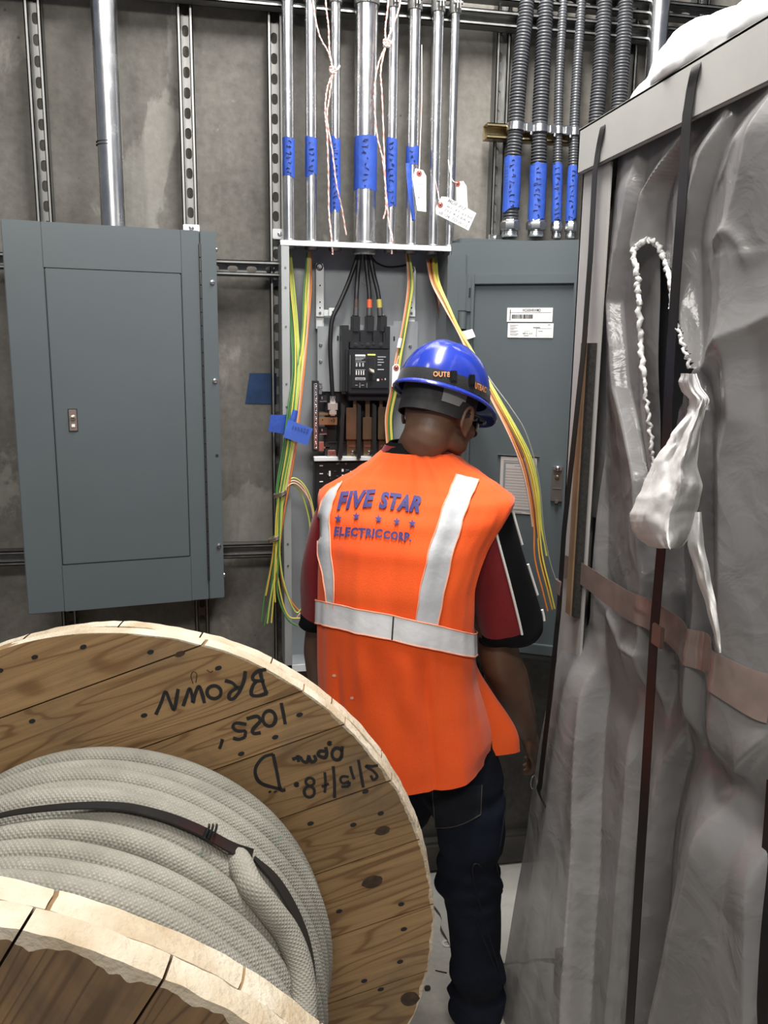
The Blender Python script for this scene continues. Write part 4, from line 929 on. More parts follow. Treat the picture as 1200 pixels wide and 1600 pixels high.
def boards(name, off, thick, ang, seams, face, parent, seed, lip=.006, gap=.0014, rough=.0022):
    """one layer of a flange: boards clipped to the circle, with raw sawn ends"""
    fr = board_frame(off, ang); mb = MB(); rnd = random.Random(seed); seams = sorted(seams)
    yaxis = fr.to_3x3() @ V((0, 1, 0)); 
    sgn = 1 if yaxis.dot(V((0, 0, 1))) > 0 else -1
    edges = [-RR] + [sgn * s for s in seams] + [RR]; edges = sorted(edges)
    for k in range(len(edges) - 1):
        y0, y1 = edges[k] + gap, edges[k + 1] - gap; rb = rnd.uniform(-.0008, .0008)
        def rim(yl, side, hh):
            rr = RR + rb + rough * noise.noise(V((yl * 40, side * 9, hh * 90 + seed))) + .003 * noise.noise(V((yl * 8, side * 5, seed)))
            return side * math.sqrt(max(1e-6, rr * rr - yl * yl))
        n = max(8, int((y1 - y0) / .003)); hs = [0, thick * .3, thick * .7, thick]
        ys = []
        for i in range(n + 1):
            t = i / n
            if k == 0: t = 1 - math.cos(t * PI / 2)
            if k == len(edges) - 2: t = math.sin(t * PI / 2)
            ys.append(lerp(y0, y1, t))
        # cross rows: left rim, lip, face, lip, right rim at both faces
        rows = []
        for yl in ys:
            row = []
            def lipw(side, h): return max(.002, lip * (1 + 1.0 * noise.noise(V((yl * 22, side * 3, h * 50 + seed * 2))) + .4 * noise.noise(V((yl * 95, side * 3, h * 50 + seed)))))
            xl0, xr0 = rim(yl, -1, 0), rim(yl, 1, 0); 
            w_ = xr0 - xl0
            def L(s_, h): return min(lipw(s_, h), w_ * .3)
            row.append(V((0, yl, 0)) + V((xl0 + L(-1, 0), 0, 0)))
            for h in hs: row.append(V((rim(yl, -1, h) + (.0009 if h in (0, thick) else 0), yl, h)))
            row.append(V((rim(yl, -1, thick) + L(-1, thick), yl, thick)))
            for q in range(1, 8): row.append(V((lerp(rim(yl, -1, thick), rim(yl, 1, thick), q / 8), yl, thick)))
            row.append(V((rim(yl, 1, thick) - L(1, thick), yl, thick)))
            for h in hs[::-1]: row.append(V((rim(yl, 1, h) - (.0009 if h in (0, thick) else 0), yl, h)))
            row.append(V((rim(yl, 1, 0) - L(1, 0), yl, 0)))
            for q in range(7, 0, -1): row.append(V((lerp(rim(yl, -1, 0), rim(yl, 1, 0), q / 8), yl, 0)))
            rows.append([fr @ p for p in row])
        nc = len(rows[0]); vs = [p for r in rows for p in r]; fs = []; ms = []
        for i in range(len(rows) - 1):
            for j in range(nc):
                j2 = (j + 1) % nc; fs.append([i * nc + j, i * nc + j2, (i + 1) * nc + j2, (i + 1) * nc + j])
                ms.append(1 if (j <= 4 or 13 <= j <= 17) else 0)
        fs.append(list(range(nc))); ms.append(0); fs.append([(len(rows) - 1) * nc + j for j in range(nc)][::-1]); ms.append(0)
        b = len(mb.v); mb.v += vs
        for f, m_ in zip(fs, ms): mb.f.append([b + q for q in f]); mb.m.append(m_)
    return mb.build(name, [face, RIM], parent, frame=fr, smooth=40), mb
KNOT = mat('dark knot', (.055, .03, .015), .7, var=.5, vscale=60)
S1 = [.484, .335, .245, .106, -.030, -.172, -.310, -.45]
far, _ = boards('flange', 0, RT / 2, .37, S1, WOOD, reel, 1)
boards('outer_boards', RT / 2 + .0005, RT / 2, 1.03, [.17 + .14 * k for k in range(-5, 4)], WOOD, far, 2)
near, _ = boards('flange', -RW - RT / 2, RT / 2, .37, S1, WOOD, reel, 3, lip=.012, rough=.0022)
boards('outer_boards', -RW - RT - .0005, RT / 2, 1.03, [.17 + .139 * k for k in range(-5, 4)], WOODD, near, 4, lip=.014, rough=.003)
mb = MB(); mb.lathe(RC - RN * (RW - .001), RN, [(.24, 0), (.24, RW - .002)], 40); mb.build('barrel', WOODD, reel)
# nail holes and knots on the far flange
def spot(mb, x, y, rx, ry, ang=.37, seed=0):
    p = on_disc(x, y, -.0009); a_ = RU * math.cos(ang) + V((0, 0, 1)) * math.sin(ang); b_ = -RU * math.sin(ang) + V((0, 0, 1)) * math.cos(ang)
    mb.prism([p + a_ * (rx * (1 + .25 * noise.noise(V((k * 1.3, seed, x)))) * math.cos(k * PI / 8)) + b_ * (ry * (1 + .25 * noise.noise(V((k, seed + 4, y)))) * math.sin(k * PI / 8)) for k in range(16)], RN * .0006)
for i, (x, y) in enumerate(((54, 1027), (130, 1011), (235, 1019), (0, 1048), (50, 1127), (225, 1118), (341, 1044), (377, 1178), (430, 1152), (468, 1117), (571, 1237), (595, 1271), (552, 1289), (485, 1287), (627, 1413), (631, 1452), (595, 1546), (625, 1503), (530, 1424), (569, 1533))):
    mb = MB(); spot(mb, x, y, .0065, .0042, seed=i); mb.build('nail_hole', SEAM, far)
for i, (x, y, a_, b_) in enumerate(((582, 1378, .021, .013), (598, 1298, .015, .009), (640, 1561, .019, .016), (281, 1022, .010, .005))):
    mb = MB(); spot(mb, x, y, a_, b_, seed=i + 40); mb.build('knot', KNOT, far)
# the marker writing, upside down as on the reel
def c2(x, y): return (300 + x / 3, 950 + y / 3)
def c1(x, y): return (x / 3, 950 + y / 3)
def ell(cx, cy, rx, ry, f, n=14, a0=0, a1=2 * PI): return [f(cx + rx * math.cos(a0 + (a1 - a0) * k / n), cy + ry * math.sin(a0 + (a1 - a0) * k / n)) for k in range(n + 1)]
C2 = lambda *p: [c2(*q) for q in p]
C1 = lambda *p: [c1(*q) for q in p]
WRITING = {
 'BROWN': [C2((318, 290), (330, 345), (350, 403)), C2((348, 288), (308, 297), (285, 320), (292, 340), (340, 342)), C2((305, 342), (285, 365), (278, 405), (310, 412), (352, 400)),
   C1((1150, 296), (1142, 345), (1120, 396)), C1((1120, 396), (1095, 425), (1074, 424), (1078, 398), (1110, 376), (1134, 372)), C1((1110, 376), (1090, 352), (1054, 340)),
   ell(1003, 395, 33, 30, c1), C1((958, 446), (948, 405), (932, 368), (916, 400), (905, 442), (900, 410), (888, 378), (872, 420), (858, 460)), C1((835, 380), (826, 430), (815, 478), (795, 435), (775, 393), (755, 445), (730, 500))],
 '1025': [C2((418, 445), (428, 495), (437, 545)), ell(362, 518, 30, 36, c2), C2((322, 585), (290, 588), (284, 572), (302, 550), (320, 528), (304, 508), (256, 520)), C2((248, 606), (218, 616), (192, 610)), C2((248, 606), (252, 575)), C2((252, 575), (215, 577), (192, 560), (205, 540), (255, 545)), C2((143, 615), (136, 640), (128, 660))],
 'PAUL D': [C2((380, 685), (398, 770), (415, 850), (438, 852)), C2((380, 685), (335, 700), (300, 745), (300, 790), (330, 825), (415, 850)),
   ell(680, 685, 24, 28, c2), C2((705, 648), (700, 690), (690, 715)), ell(645, 635, 5, 5, c2, 6), C2((626, 652), (632, 680), (622, 702), (592, 690), (600, 672), (628, 672)), C2((572, 690), (580, 712), (560, 722), (548, 700)), C2((548, 690), (540, 722), (520, 718), (505, 700), (470, 710)), C2((495, 690), (500, 722))],
 'date': [C2((872, 738), (845, 742), (815, 742), (850, 765), (868, 790), (850, 806), (838, 785)), C2((780, 712), (792, 780), (803, 842)), C2((742, 742), (750, 775), (760, 803)), C2((735, 836), (700, 838)), C2((735, 836), (738, 815)), C2((738, 815), (708, 822), (695, 805), (706, 790), (735, 792)), C2((662, 742), (668, 820), (668, 890)), C2((622, 770), (626, 820), (622, 866)), C2((608, 838), (642, 824)), ell(553, 815, 20, 18, c2), ell(550, 862, 24, 26, c2), ell(490, 828, 6, 6, c2, 6), C2((362, 858), (368, 866)), C2((388, 858), (392, 864))]}
for nm, strokes in WRITING.items():
    mb = MB()
    for s in strokes:
        P = catmull([on_disc(x, y, -.0008) for x, y in s], 5); rr = .0033 if nm in ('BROWN', '1025', 'PAUL D') else .0028
        L_, R_ = [], []
        for i, p in enumerate(P):
            t = (P[min(i + 1, len(P) - 1)] - P[max(i - 1, 0)])
            if t.length < 1e-7: t = RU * .001
            sd = t.normalized().cross(RN); ww = rr * (1 + .25 * noise.noise(p * 60))
            L_.append(p + sd * ww); R_.append(p - sd * ww)
        mb.grid([L_, R_])
    mb.build('handwriting', INK, far, solid=.0004)
mb = MB(); mb.tube(catmull([on_disc(*c1(*q), -.0006) for q in ((905, 355), (895, 320), (905, 298), (922, 310), (918, 350))], 5), .0008, 5); mb.tube(catmull([on_disc(*c1(*q), -.0006) for q in ((970, 290), (985, 300), (998, 295))], 4), .0008, 5); mb.build('pencil_mark', KNOT, far)

# ------------------------------------------------------------------ the cable wound on it
BRAID = make_braid()
cab = thing('braided_cable', 'thick dusty grey-beige braided cable wound in layers on the wooden reel', 'cable', RC - RN * RW / 2 - V((0, 0, .40)))
NW = 15; rc = .0228; mb = MB(); pts = []; SEG = 110
UZ = V((0, 0, 1))
for i in range(NW * SEG + 1):
    t = i / SEG; a_ = 2 * PI * t + PI; k = t
    ax = lerp(-.026, -RW + .026, t / NW)
    wob = .016 * noise.noise(V((math.cos(a_) * .9, math.sin(a_) * .9, k * .37))) 
    rad = lerp(.381, .401, t / NW) + .013 * noise.noise(V((math.cos(a_) * .7 + 4, math.sin(a_) * .7, k * .9)))
    if abs(t - 7.2) < 1.0: rad -= .010 * (1 - abs(t - 7.2))
    pts.append(RC + RN * (ax + wob) + (RU * math.sin(a_) + UZ * math.cos(a_)) * rad)
mb.tube(pts, rc, 18, uvl=6.3); mb.build('top_layer', BRAID, cab, smooth=80)
mb = MB(); pts = []
for i in range(14 * 60 + 1):
    t = i / 60; a_ = -2 * PI * t; pts.append(RC + RN * lerp(-.045, -RW + .045, t / 14) + (RU * math.sin(a_) + UZ * math.cos(a_)) * .346)
mb.tube(pts, .0245, 12, uvl=6.3); mb.build('under_layer', BRAID, cab, smooth=80)
mb = MB(); P = [on_drum(x, y, r) for x, y, r in ((366, 1338, .405), (376, 1352, .418), (392, 1385, .425), (420, 1420, .425), (450, 1462, .424), (470, 1520, .42), (474, 1600, .41), (460, 1720, .395))]
PP = catmull(P, 8); mb.tube(PP, [min(.0205, .010 + .003 * i) for i in range(len(PP))], 16, uvl=6.3); mb.build('cable_end', BRAID, cab, smooth=80)
STRAPB = mat('glossy black binding', (.010, .010, .011), .22, var=.2)
def ribbon(name, pts, width, m, label, cat, wdir, thick=.0015, n=8, twist=None, parent=None, tagged=True):
    P = catmull(pts, n); L_, R_ = [], []
    for i, p in enumerate(P):
        wd = wdir(p, i / (len(P) - 1)) if callable(wdir) else V(wdir)
        w_ = width(i / (len(P) - 1)) if callable(width) else width
        L_.append(p + wd * w_ / 2); R_.append(p - wd * w_ / 2)
    mb = MB(); mb.grid([L_, [a.lerp(b, .5) for a, b in zip(L_, R_)], R_]); o = mb.build(name, m, parent, loc=P[0] if parent is None else None, solid=thick, smooth=18)
    return tag(o, label, cat) if tagged else o
ribbon('binding_or_gap_strip', [on_drum(x, y, .4275) for x, y in ((-60, 1300), (0, 1273), (90, 1260), (180, 1258), (250, 1272), (310, 1295), (360, 1322), (395, 1335))], lambda t: lerp(.012, .030, t), STRAPB, 'glossy black binding strap tied over the middle of the wound cable', 'strap', lambda p, t: RN, thick=.003)
mb = MB(); p = on_drum(328, 1300, .430)
for k in range(3): mb.tube([p + RN * lerp(-.018, .018, j / 8) + (p - RC).normalized() * (.004 + .006 * math.sin(PI * j / 8)) + RU * (.006 * (k - 1)) for j in range(9)], .0022, 6)
mb.build('tie_knot', STRAPB, bpy.data.objects['binding_or_gap_strip'])
ribbon('binding_or_gap_strip', [on_drum(x, y, .424) for x, y in ((398, 1340), (432, 1375), (462, 1425), (484, 1480), (494, 1540), (494, 1620))], lambda t: lerp(.010, .034, math.sin(PI * min(1, t * 1.2))), mat('dull black gap shade', (.013, .012, .011), .5, var=.3), 'dull black strip put in for the dark gap between the cable turns, down from the tie', 'strap', lambda p, t: RN, thick=.003)  # black strip added to darken the gap between the turns, no real strap

# ------------------------------------------------------------------ the electrician
PB_ = V((.395, 1.80, 0)); BPH = math.radians(25)
BR = V((math.cos(BPH), -math.sin(BPH), 0)); BF = V((math.sin(BPH), math.cos(BPH), 0)); UP = V((0, 0, 1))
def bp_(r, f, z): return PB_ + BR * r + BF * f + UP * z
def spow(x, e): return math.copysign(abs(x) ** e, x)
def loft(mb, rings, n=36, cap=True):
    """rings: (centre, axis1, axis2, a, b, exponent)"""
    vs = []; fs = []
    for c, a1, a2, a, b, e in rings:
        for k in range(n):
            t = 2 * PI * k / n; vs.append(c + a1 * (a * spow(math.cos(t), 2 / e)) + a2 * (b * spow(math.sin(t), 2 / e)))
    for i in range(len(rings) - 1):
        for k in range(n): l = (k + 1) % n; fs.append([i * n + k, i * n + l, (i + 1) * n + l, (i + 1) * n + k])
    if cap: fs.append(list(range(n))[::-1]); fs.append([(len(rings) - 1) * n + k for k in range(n)])
    return mb.add(vs, fs)
def limb(mb, pts, seg=20, n=6):
    """pts: (point, radius); rounded tapered tube"""
    P = catmull([p for p, r in pts], n); R = []
    for i in range(len(P)):
        t = i / n; k = min(int(t), len(pts) - 2); f = t - k; f = f * f * (3 - 2 * f); R.append(lerp(pts[k][1], pts[k + 1][1], f))
    mb.tube(P, R, seg); mb.ball(P[0], R[0] * .99, sub=2); mb.ball(P[-1], R[-1] * .99, sub=2)
TORSO = [(.70, .010, .198, .168, .012), (.80, .008, .194, .160, .006), (.92, .004, .188, .152, -.004), (1.02, .0, .184, .146, -.010), (1.10, -.002, .182, .142, -.012), (1.20, .004, .184, .140, -.010), (1.29, .022, .196, .138, -.002), (1.35, .042, .211, .130, .008), (1.395, .060, .212, .116, .014), (1.425, .074, .190, .100, .015), (1.452, .085, .152, .086, .014), (1.478, .092, .112, .076, .010), (1.502, .099, .084, .070, .006)]
def torso_at(z): return interp(TORSO, z)
# head frame: turned to the right and bent down
HA, HP = math.radians(50), math.radians(20)
HF = V((math.sin(HA) * math.cos(HP), math.cos(HA) * math.cos(HP), -math.sin(HP))); HR = V((math.cos(HA), -math.sin(HA), 0)); HU = HR.cross(HF)
HC = at(690, 634, 1.885)
HM = Matrix((HR, HF, HU)).transposed().to_4x4(); HM.translation = HC
def hp(x, y, z): return HM @ V((x, y, z))
HROT = Matrix((HR, HF, HU)).transposed().to_4x4()
man = thing('person', 'man seen from behind in orange vest and blue hard hat, facing the open panelboard', 'person', (.47, 1.80, 0))
# joints
ShR, ShL = bp_(.168, .055, 1.345), bp_(-.150, .055, 1.345)
ElR, WrR, KnR = at(780, 1022, 1.83), at(823, 1140, 1.95), at(836, 1180, 1.985)
ElL, WrL, KnL = at(506, 1000, 1.985), at(512, 1120, 2.09), at(520, 1165, 2.13)
body = MB()
loft(body, [(bp_(r, f, z), BR, BF, a - .03, b - .028, 2.3) for z, f, a, b, r in TORSO[2:-1]])
limb(body, [(bp_(0.01, .085, 1.43), .062), (bp_(0.014, .10, 1.49), .057), (hp(0, -.030, -.085), .055), (hp(0, -.022, -.03), .060)], 24)
body.ball(hp(0, -.006, .022), 1, sub=4, sc=(.074, .096, .094), mat=HROT)
body.ball(hp(0, -.032, -.030), 1, sub=3, sc=(.064, .058, .055), mat=HROT)
body.ball(hp(0, .040, -.050), 1, sub=4, sc=(.060, .056, .078), mat=HROT)
body.ball(hp(0, .066, -.098), 1, sub=3, sc=(.032, .030, .026), mat=HROT)           # chin
for s in (-1, 1):
    body.ball(hp(s * .040, .062, -.040), 1, sub=3, sc=(.024, .024, .022), mat=HROT)   # cheek
    body.ball(hp(s * .046, .022, -.078), 1, sub=3, sc=(.018, .046, .026), mat=HROT)   # jaw
    body.ball(hp(s * .030, .082, .002), 1, sub=2, sc=(.022, .014, .010), mat=HROT)    # brow
limb(body, [(hp(0, .090, -.005), .010), (hp(0, .100, -.028), .012), (hp(0, .108, -.045), .015)], 12)
for s in (-1, 1): body.ball(hp(s * .011, .100, -.050), .010, sub=2)
body.ball(hp(0, .093, -.071), 1, sub=2, sc=(.022, .010, .006), mat=HROT); body.ball(hp(0, .092, -.081), 1, sub=2, sc=(.020, .010, .007), mat=HROT)
for s in (-1, 1):                                                                  # ears with a rolled rim
    er = [hp(s * (.074 + .012 * math.sin(PI * k / 11)), -.006 + .020 * math.cos(PI * (k / 11) * 1.5 - .6) * 1.0 - .004, -.030 + .031 * math.sin(PI * (k / 11) * 1.5 - .6 + .1)) for k in range(12)]
    er = []
    for k in range(14):
        a_ = lerp(-.9, 4.1, k / 13); er.append(hp(s * (.080 + .007 * math.sin(a_ * .6 + .8)), -.008 - .019 * math.cos(a_) * -1 * -1, -.032 + .030 * math.sin(a_)))
    body.tube(er, [.0052] * 14, 10); body.ball(hp(s * .076, -.004, -.036), 1, sub=3, sc=(.007, .016, .026), mat=HROT); body.ball(hp(s * .078, .006, -.060), 1, sub=2, sc=(.006, .008, .010), mat=HROT)
def arm(S, E, W, K, side):
    limb(body, [(S, .046), (S.lerp(E, .45), .050), (E, .049), (E.lerp(W, .28), .051), (E.lerp(W, .7), .040), (W, .029)], 22)
    d = (K - W).normalized(); across = d.cross(V((0, 0, 1)).cross(d)).normalized()
    inner = (BF * .8 - BR * .15 * side); pal = (BR * -side); pal = (pal - d * pal.dot(d)).normalized(); ac = d.cross(pal).normalized()
    if ac.dot(BF) < 0: ac = -ac                          # towards the thumb side
    m = Matrix((ac, pal, d)).transposed().to_4x4()
    body.ball(W.lerp(K, .55), 1, sub=3, sc=(.041, .017, .052), mat=m); limb(body, [(W - d * .01, .025), (W.lerp(K, .3), .024), (W.lerp(K, .8), .022)], 14)
    for i, (o, L) in enumerate(((.030, .072), (.010, .080), (-.010, .074), (-.029, .058))):
        k0 = K + ac * o - d * .006; r = .0088 - .0004 * i
        p1 = k0 + d * L * .42 + pal * .006; p2 = p1 + (d * .80 + pal * .6).normalized() * L * .34; p3 = p2 + (d * .45 + pal * .9).normalized() * L * .28
        limb(body, [(k0 - d * .02, r), (k0, r * 1.06), (p1, r), (p2, r * .93), (p3, r * .82)], 12, 4)
    t0 = W.lerp(K, .28) + ac * .030; t1 = t0 + (d * .55 + ac * .8 + pal * .2).normalized() * .034; t2 = t1 + (d * .9 + ac * .3 + pal * .35).normalized() * .030; t3 = t2 + (d * .9 + pal * .4).normalized() * .022
    limb(body, [(t0, .014), (t1, .0105), (t2, .0098), (t3, .0085)], 12, 4)
    return ac, d, pal
acR, dR, palR = arm(ShR, ElR, WrR, KnR, 1); arm(ShL, ElL, WrL, KnL, -1)
HipR, HipL = V((.500, 1.815, .87)), V((.405, 1.862, .86))
KneR, AnkR = V((.572, 1.765, .475)), V((.600, 1.770, .10)); KneL, AnkL = V((.400, 1.940, .48)), V((.385, 1.985, .10))
loft(body, [(V((x, 1.835, z)), BR, BF, a, b, 2.3) for x, z, a, b in ((.45, .74, .11, .09), (.43, .84, .135, .10), (.41, .95, .13, .098), (.40, 1.03, .13, .098))])
for H, K_, A_ in ((HipR, KneR, AnkR), (HipL, KneL, AnkL)): limb(body, [(H, .060), (H.lerp(K_, .5), .055), (K_, .046), (K_.lerp(A_, .35), .044), (A_, .034)], 22)
m2, _ = remesh(body, .0042, 5, .45)
SKIN = mat('dark brown skin', (.14, .074, .045), .48, var=.22, vscale=16, bstr=.12, bscale=260, bdist=.001)
# keep the skin that clothing leaves uncovered plus a margin underneath
bd = m2.build('body', SKIN, man, smooth=75)
# hair: close-cropped cap over the back of the skull
mb = MB(); rows = []
for i in range(24):
    el = lerp(-.62, 1.2, i / 23); row = []
    for k in range(49):
        az = lerp(-2.05, 2.05, k / 48); lo = max(el, -.62 + .42 * sstep(1.0, 1.9, abs(az)))
        row.append(hp(.0775 * math.cos(lo) * math.sin(az), -.008 - .0995 * math.cos(lo) * math.cos(az), .018 + .098 * math.sin(lo)))
    rows.append(row)
mb.grid(rows); mb.build('hair', mat('short black hair', (.012, .010, .009), .9, bstr=.8, bscale=500, bdist=.002), man, solid=.002, smooth=60)
# ---- shirt
RED = make_fabric('dark red jersey', (.20, .010, .014), (.15, .008, .012), 500, .2, .7); BLK = make_fabric('black jersey', (.006, .006, .0065), (.008, .008, .009), 500, .25, .9, .3, .0, .1)
WPIPE = mat('white piping', (.72, .70, .67), .8)
shirt = MB(); sl_mb = []
loft(shirt, [(bp_(r, f, z), BR, BF, a - .014, b - .014, 2.3) for z, f, a, b, r in TORSO[2:-1]] + [(bp_(0.006, .104, 1.512), BR, BF, .074, .064, 2.2)], cap=False)
nT = len(shirt.f)
def sleeve(S, mid, Hm, cuff, rr, side, frame_out=None):
    P = catmull([S, mid, Hm, cuff], 8); n = 40; rings = []
    for i, p in enumerate(P):
        t = i / (len(P) - 1); ax = (P[min(i + 1, len(P) - 1)] - P[max(0, i - 1)]).normalized()
        toc = (CAMP - p); u = (toc - ax * toc.dot(ax)).normalized(); v = ax.cross(u)
        if v.dot(RM @ V((1, 0, 0))) < 0: v = -v
        r = interp(rr, t)[0]; ring = []
        for k in range(n):
            a_ = 2 * PI * k / n
            w_ = .006 * noise.noise(V((a_ * 1.4, t * 3, side * 5))) + .005 * math.sin(a_ * 3 + t * 5) * sstep(.3, .9, t)
            ring.append(p + (u * math.cos(a_) + v * math.sin(a_)) * (r + w_))
        rings.append(ring)
    b = len(shirt.v)
    for r in rings: shirt.v += r
    nr = len(rings)
    for i in range(nr - 1):
        for k in range(n):
            l = (k + 1) % n; shirt.f.append([b + i * n + k, b + i * n + l, b + (i + 1) * n + l, b + (i + 1) * n + k])
            a_ = (k + .5) / n * 360
            blackp = 18 < a_ < 92 if side > 0 else 185 < a_ < 240
            shirt.m.append(1 if (blackp or i >= nr - 1 - 7) else 0)
    return rings
ringsR = sleeve(bp_(.168, .060, 1.382), at(764, 850, 1.785), at(793, 965, 1.80), at(797, 985, 1.805), [(0, .054), (.12, .066), (.66, .075), (1, .076)], 1)
ringsL = sleeve(bp_(-.150, .060, 1.385), at(516, 870, 1.935), at(512, 950, 1.955), at(512, 972, 1.96), [(0, .050), (.15, .064), (1, .068)], -1)
so = shirt.build('shirt', [RED, BLK], man, smooth=70, fix=False)
for kk, i0, i1 in ((2, 0, 17), (10, 2, 9), (10, 11, 14), (10, 16, 19)):
    P = []
    for i in range(i0, i1 + 1):
        r = ringsR[i]; c = sum(r, V()) / len(r); q = r[kk]; P.append(q + (q - c).normalized() * .003)
    mb = MB(); mb.tube(catmull(P, 3), .0030, 8); mb.build('piping', WPIPE, so, smooth=60)
# collar band at the neck
mb = MB(); loft(mb, [(bp_(0.004, .098, 1.490), BR, BF, .082, .072, 2.2), (bp_(0.012, .105, 1.520), BR, BF, .070, .064, 2.1)], cap=False); mb.build('collar', BLK, so, solid=.004)
# ---- jeans
jm = MB()
loft(jm, [(V((x, y, z)), BR, BF, a, b, 2.4) for x, y, z, a, b in ((.455, 1.835, .72, .130, .110), (.435, 1.835, .80, .155, .120), (.415, 1.835, .90, .155, .118), (.40, 1.83, 1.0, .150, .115), (.395, 1.83, 1.05, .150, .115))])
limb(jm, [(HipR, .090), (V((.548, 1.790, .71)), .102), (V((.572, 1.768, .60)), .086), (KneR, .074), (V((.586, 1.762, .36)), .068), (V((.594, 1.760, .25)), .062), (V((.600, 1.765, .14)), .064), (V((.604, 1.768, .075)), .070)], 26)
limb(jm, [(HipL, .100), (V((.438, 1.890, .67)), .096), (KneL, .074), (V((.388, 1.965, .28)), .064), (V((.375, 1.985, .08)), .068)], 26)
m2, nr = remesh(jm, .0075, 5, .5)
def jw(p, n):
    kz = math.exp(-((p.z - .46) / .07) ** 2) + math.exp(-((p.z - .14) / .09) ** 2) + .6 * math.exp(-((p.z - .70) / .06) ** 2)
    w_ = noise.noise(V((p.x * 6 + p.z * 9, p.y * 6, p.z * 26))) * .020 * kz + noise.noise(V((p.x * 10, p.y * 10, p.z * 5))) * .005
    c = abs(noise.noise(V((p.x * 5 + 9, p.y * 5, p.z * 13 + p.x * 14)))); w_ += (.006 - .03 * c) * kz * (1 if c < .2 else 0)
    return p + n * w_
m2.v = [jw(p, n) for p, n in zip(m2.v, nr)]
m2.v = [V((p.x, p.y, max(.035, p.z))) for p in m2.v]
DENIM = make_fabric('dark indigo denim', (.006, .007, .011), (.010, .014, .027), 600, .3, .9, .5, .0, .12)
jbvh = BVHTree.FromPolygons(m2.v, m2.f)
jeans = m2.build('jeans', DENIM, man, smooth=75)
# ---- vest
TH = 176; RZ = []
z = .776
while z < 1.5005: RZ.append(z); z += .0095
def vest_pt(th, z, off=0.0):
    f, a, b, r0 = torso_at(z); s, c = math.sin(th), math.cos(th)
    low = sstep(1.05, .75, z)
    fold = .007 * low * math.sin(th * 7 + 1.2) + .006 * noise.noise(V((math.sin(th) * 2.4, math.cos(th) * 2.4, z * 2.3))) + .004 * noise.noise(V((math.sin(th) * 6, math.cos(th) * 6, z * 3.5)))
    fold += -.008 * math.exp(-((th - .50 - .12 * (1.1 - z)) / .055) ** 2) * sstep(1.12, 1.0, z)                      # long crease left of the right stripe
    fold += .006 * math.sin(th * 13 + z * 5) * sstep(.5, .2, abs(th - .2)) * sstep(.9, 1.0, z) * sstep(1.12, 1.05, z) - .007 * math.exp(-((th + .55 + .2 * (z - .9)) / .05) ** 2) * sstep(1.1, .95, z)
    fold += .006 * math.exp(-((th + .30 - .3 * (1.3 - z)) / .09) ** 2) * sstep(.95, 1.05, z) * sstep(1.46, 1.36, z) - .004 * math.exp(-((th - .02) / .04) ** 2) * sstep(1.15, 1.25, z)
    ln = fold + off
    # flap of the front panel that swings out at the open right side
    if 1.72 < th < 3.2 and z < 1.04: ln += .082 * sstep(1.03, .80, z) * sstep(3.2, 2.2, th) * sstep(1.70, 1.86, th)
    if .9 < th < 1.72 and z < 1.04: ln += .022 * sstep(1.0, .86, z) * sstep(1.0, 1.68, th) * (1 - .5 * sstep(.83, .78, z))
    lift = .016 * math.exp(-((abs(th) - 1.62) / .5) ** 2) * math.exp(-((z - 1.392) / .03) ** 2)
    ln += .020 * math.exp(-((abs(th) - 1.55) / .5) ** 2) * math.exp(-((z - 1.385) / .035) ** 2)
    sx = (a + ln) * spow(s, 2 / 2.3); cx = (b + ln) * spow(c, 2 / 2.3)
    hem = .0
    if z < .86: hem = (-.012 * math.cos(th) ** 2 + .006 * s) * (.86 - z) / .09
    return bp_(r0 + sx, f - cx, z + hem + lift * .6)
ths = [-PI + 2 * PI * k / TH for k in range(TH + 1)]
def in_armhole(th, z):
    return ((abs(th) - 1.76) / .50) ** 2 + ((z - 1.240) / .146) ** 2 < 1
skipset = set()
for i in range(len(RZ) - 1):
    for j in range(TH):
        th, zz = (ths[j] + ths[j + 1]) / 2, (RZ[i] + RZ[i + 1]) / 2
        if in_armhole(th, zz): skipset.add((i, j))
        if abs(abs(th) - 1.715) < .020 and zz < .97 and th > 0: skipset.add((i, j))
        if abs(th) > 3.05 and zz < 1.5: skipset.add((i, j))                        # front opening
rows = [[vest_pt(th, z) for th in ths] for z in RZ]
# even out the stepped armhole edges
NR, NC = len(RZ), TH + 1
fc = {}
for i in range(NR - 1):
    for j in range(TH):
        for v in ((i, j), (i + 1, j), (i, j + 1), (i + 1, j + 1)):
            fc.setdefault(v, [0, 0]); fc[v][1 if (i, j) in skipset else 0] += 1
edge = {v for v, (a, b) in fc.items() if a and b}
for _ in range(10):
    new = {}
    for (i, j) in edge:
        nb = [(i + di, j + dj) for di in (-1, 0, 1) for dj in (-1, 0, 1) if (di or dj) and (i + di, j + dj) in edge]
        if len(nb) >= 2:
            s_ = V()
            for q in nb: s_ += rows[q[0]][q[1]]
            new[(i, j)] = rows[i][j].lerp(s_ / len(nb), .5)
    for (i, j), p in new.items(): rows[i][j] = p
mb = MB(); mb.grid(rows, skip=lambda i, j: (i, j) in skipset)
ORANGE = make_fabric('fluorescent orange mesh', (.86, .105, .012), (.80, .085, .010), 520, .22, .75, .25)
vbvh = BVHTree.FromPolygons(mb.v, mb.f)
vest = mb.build('vest', ORANGE, man, smooth=75, solid=.0022, fix=False)
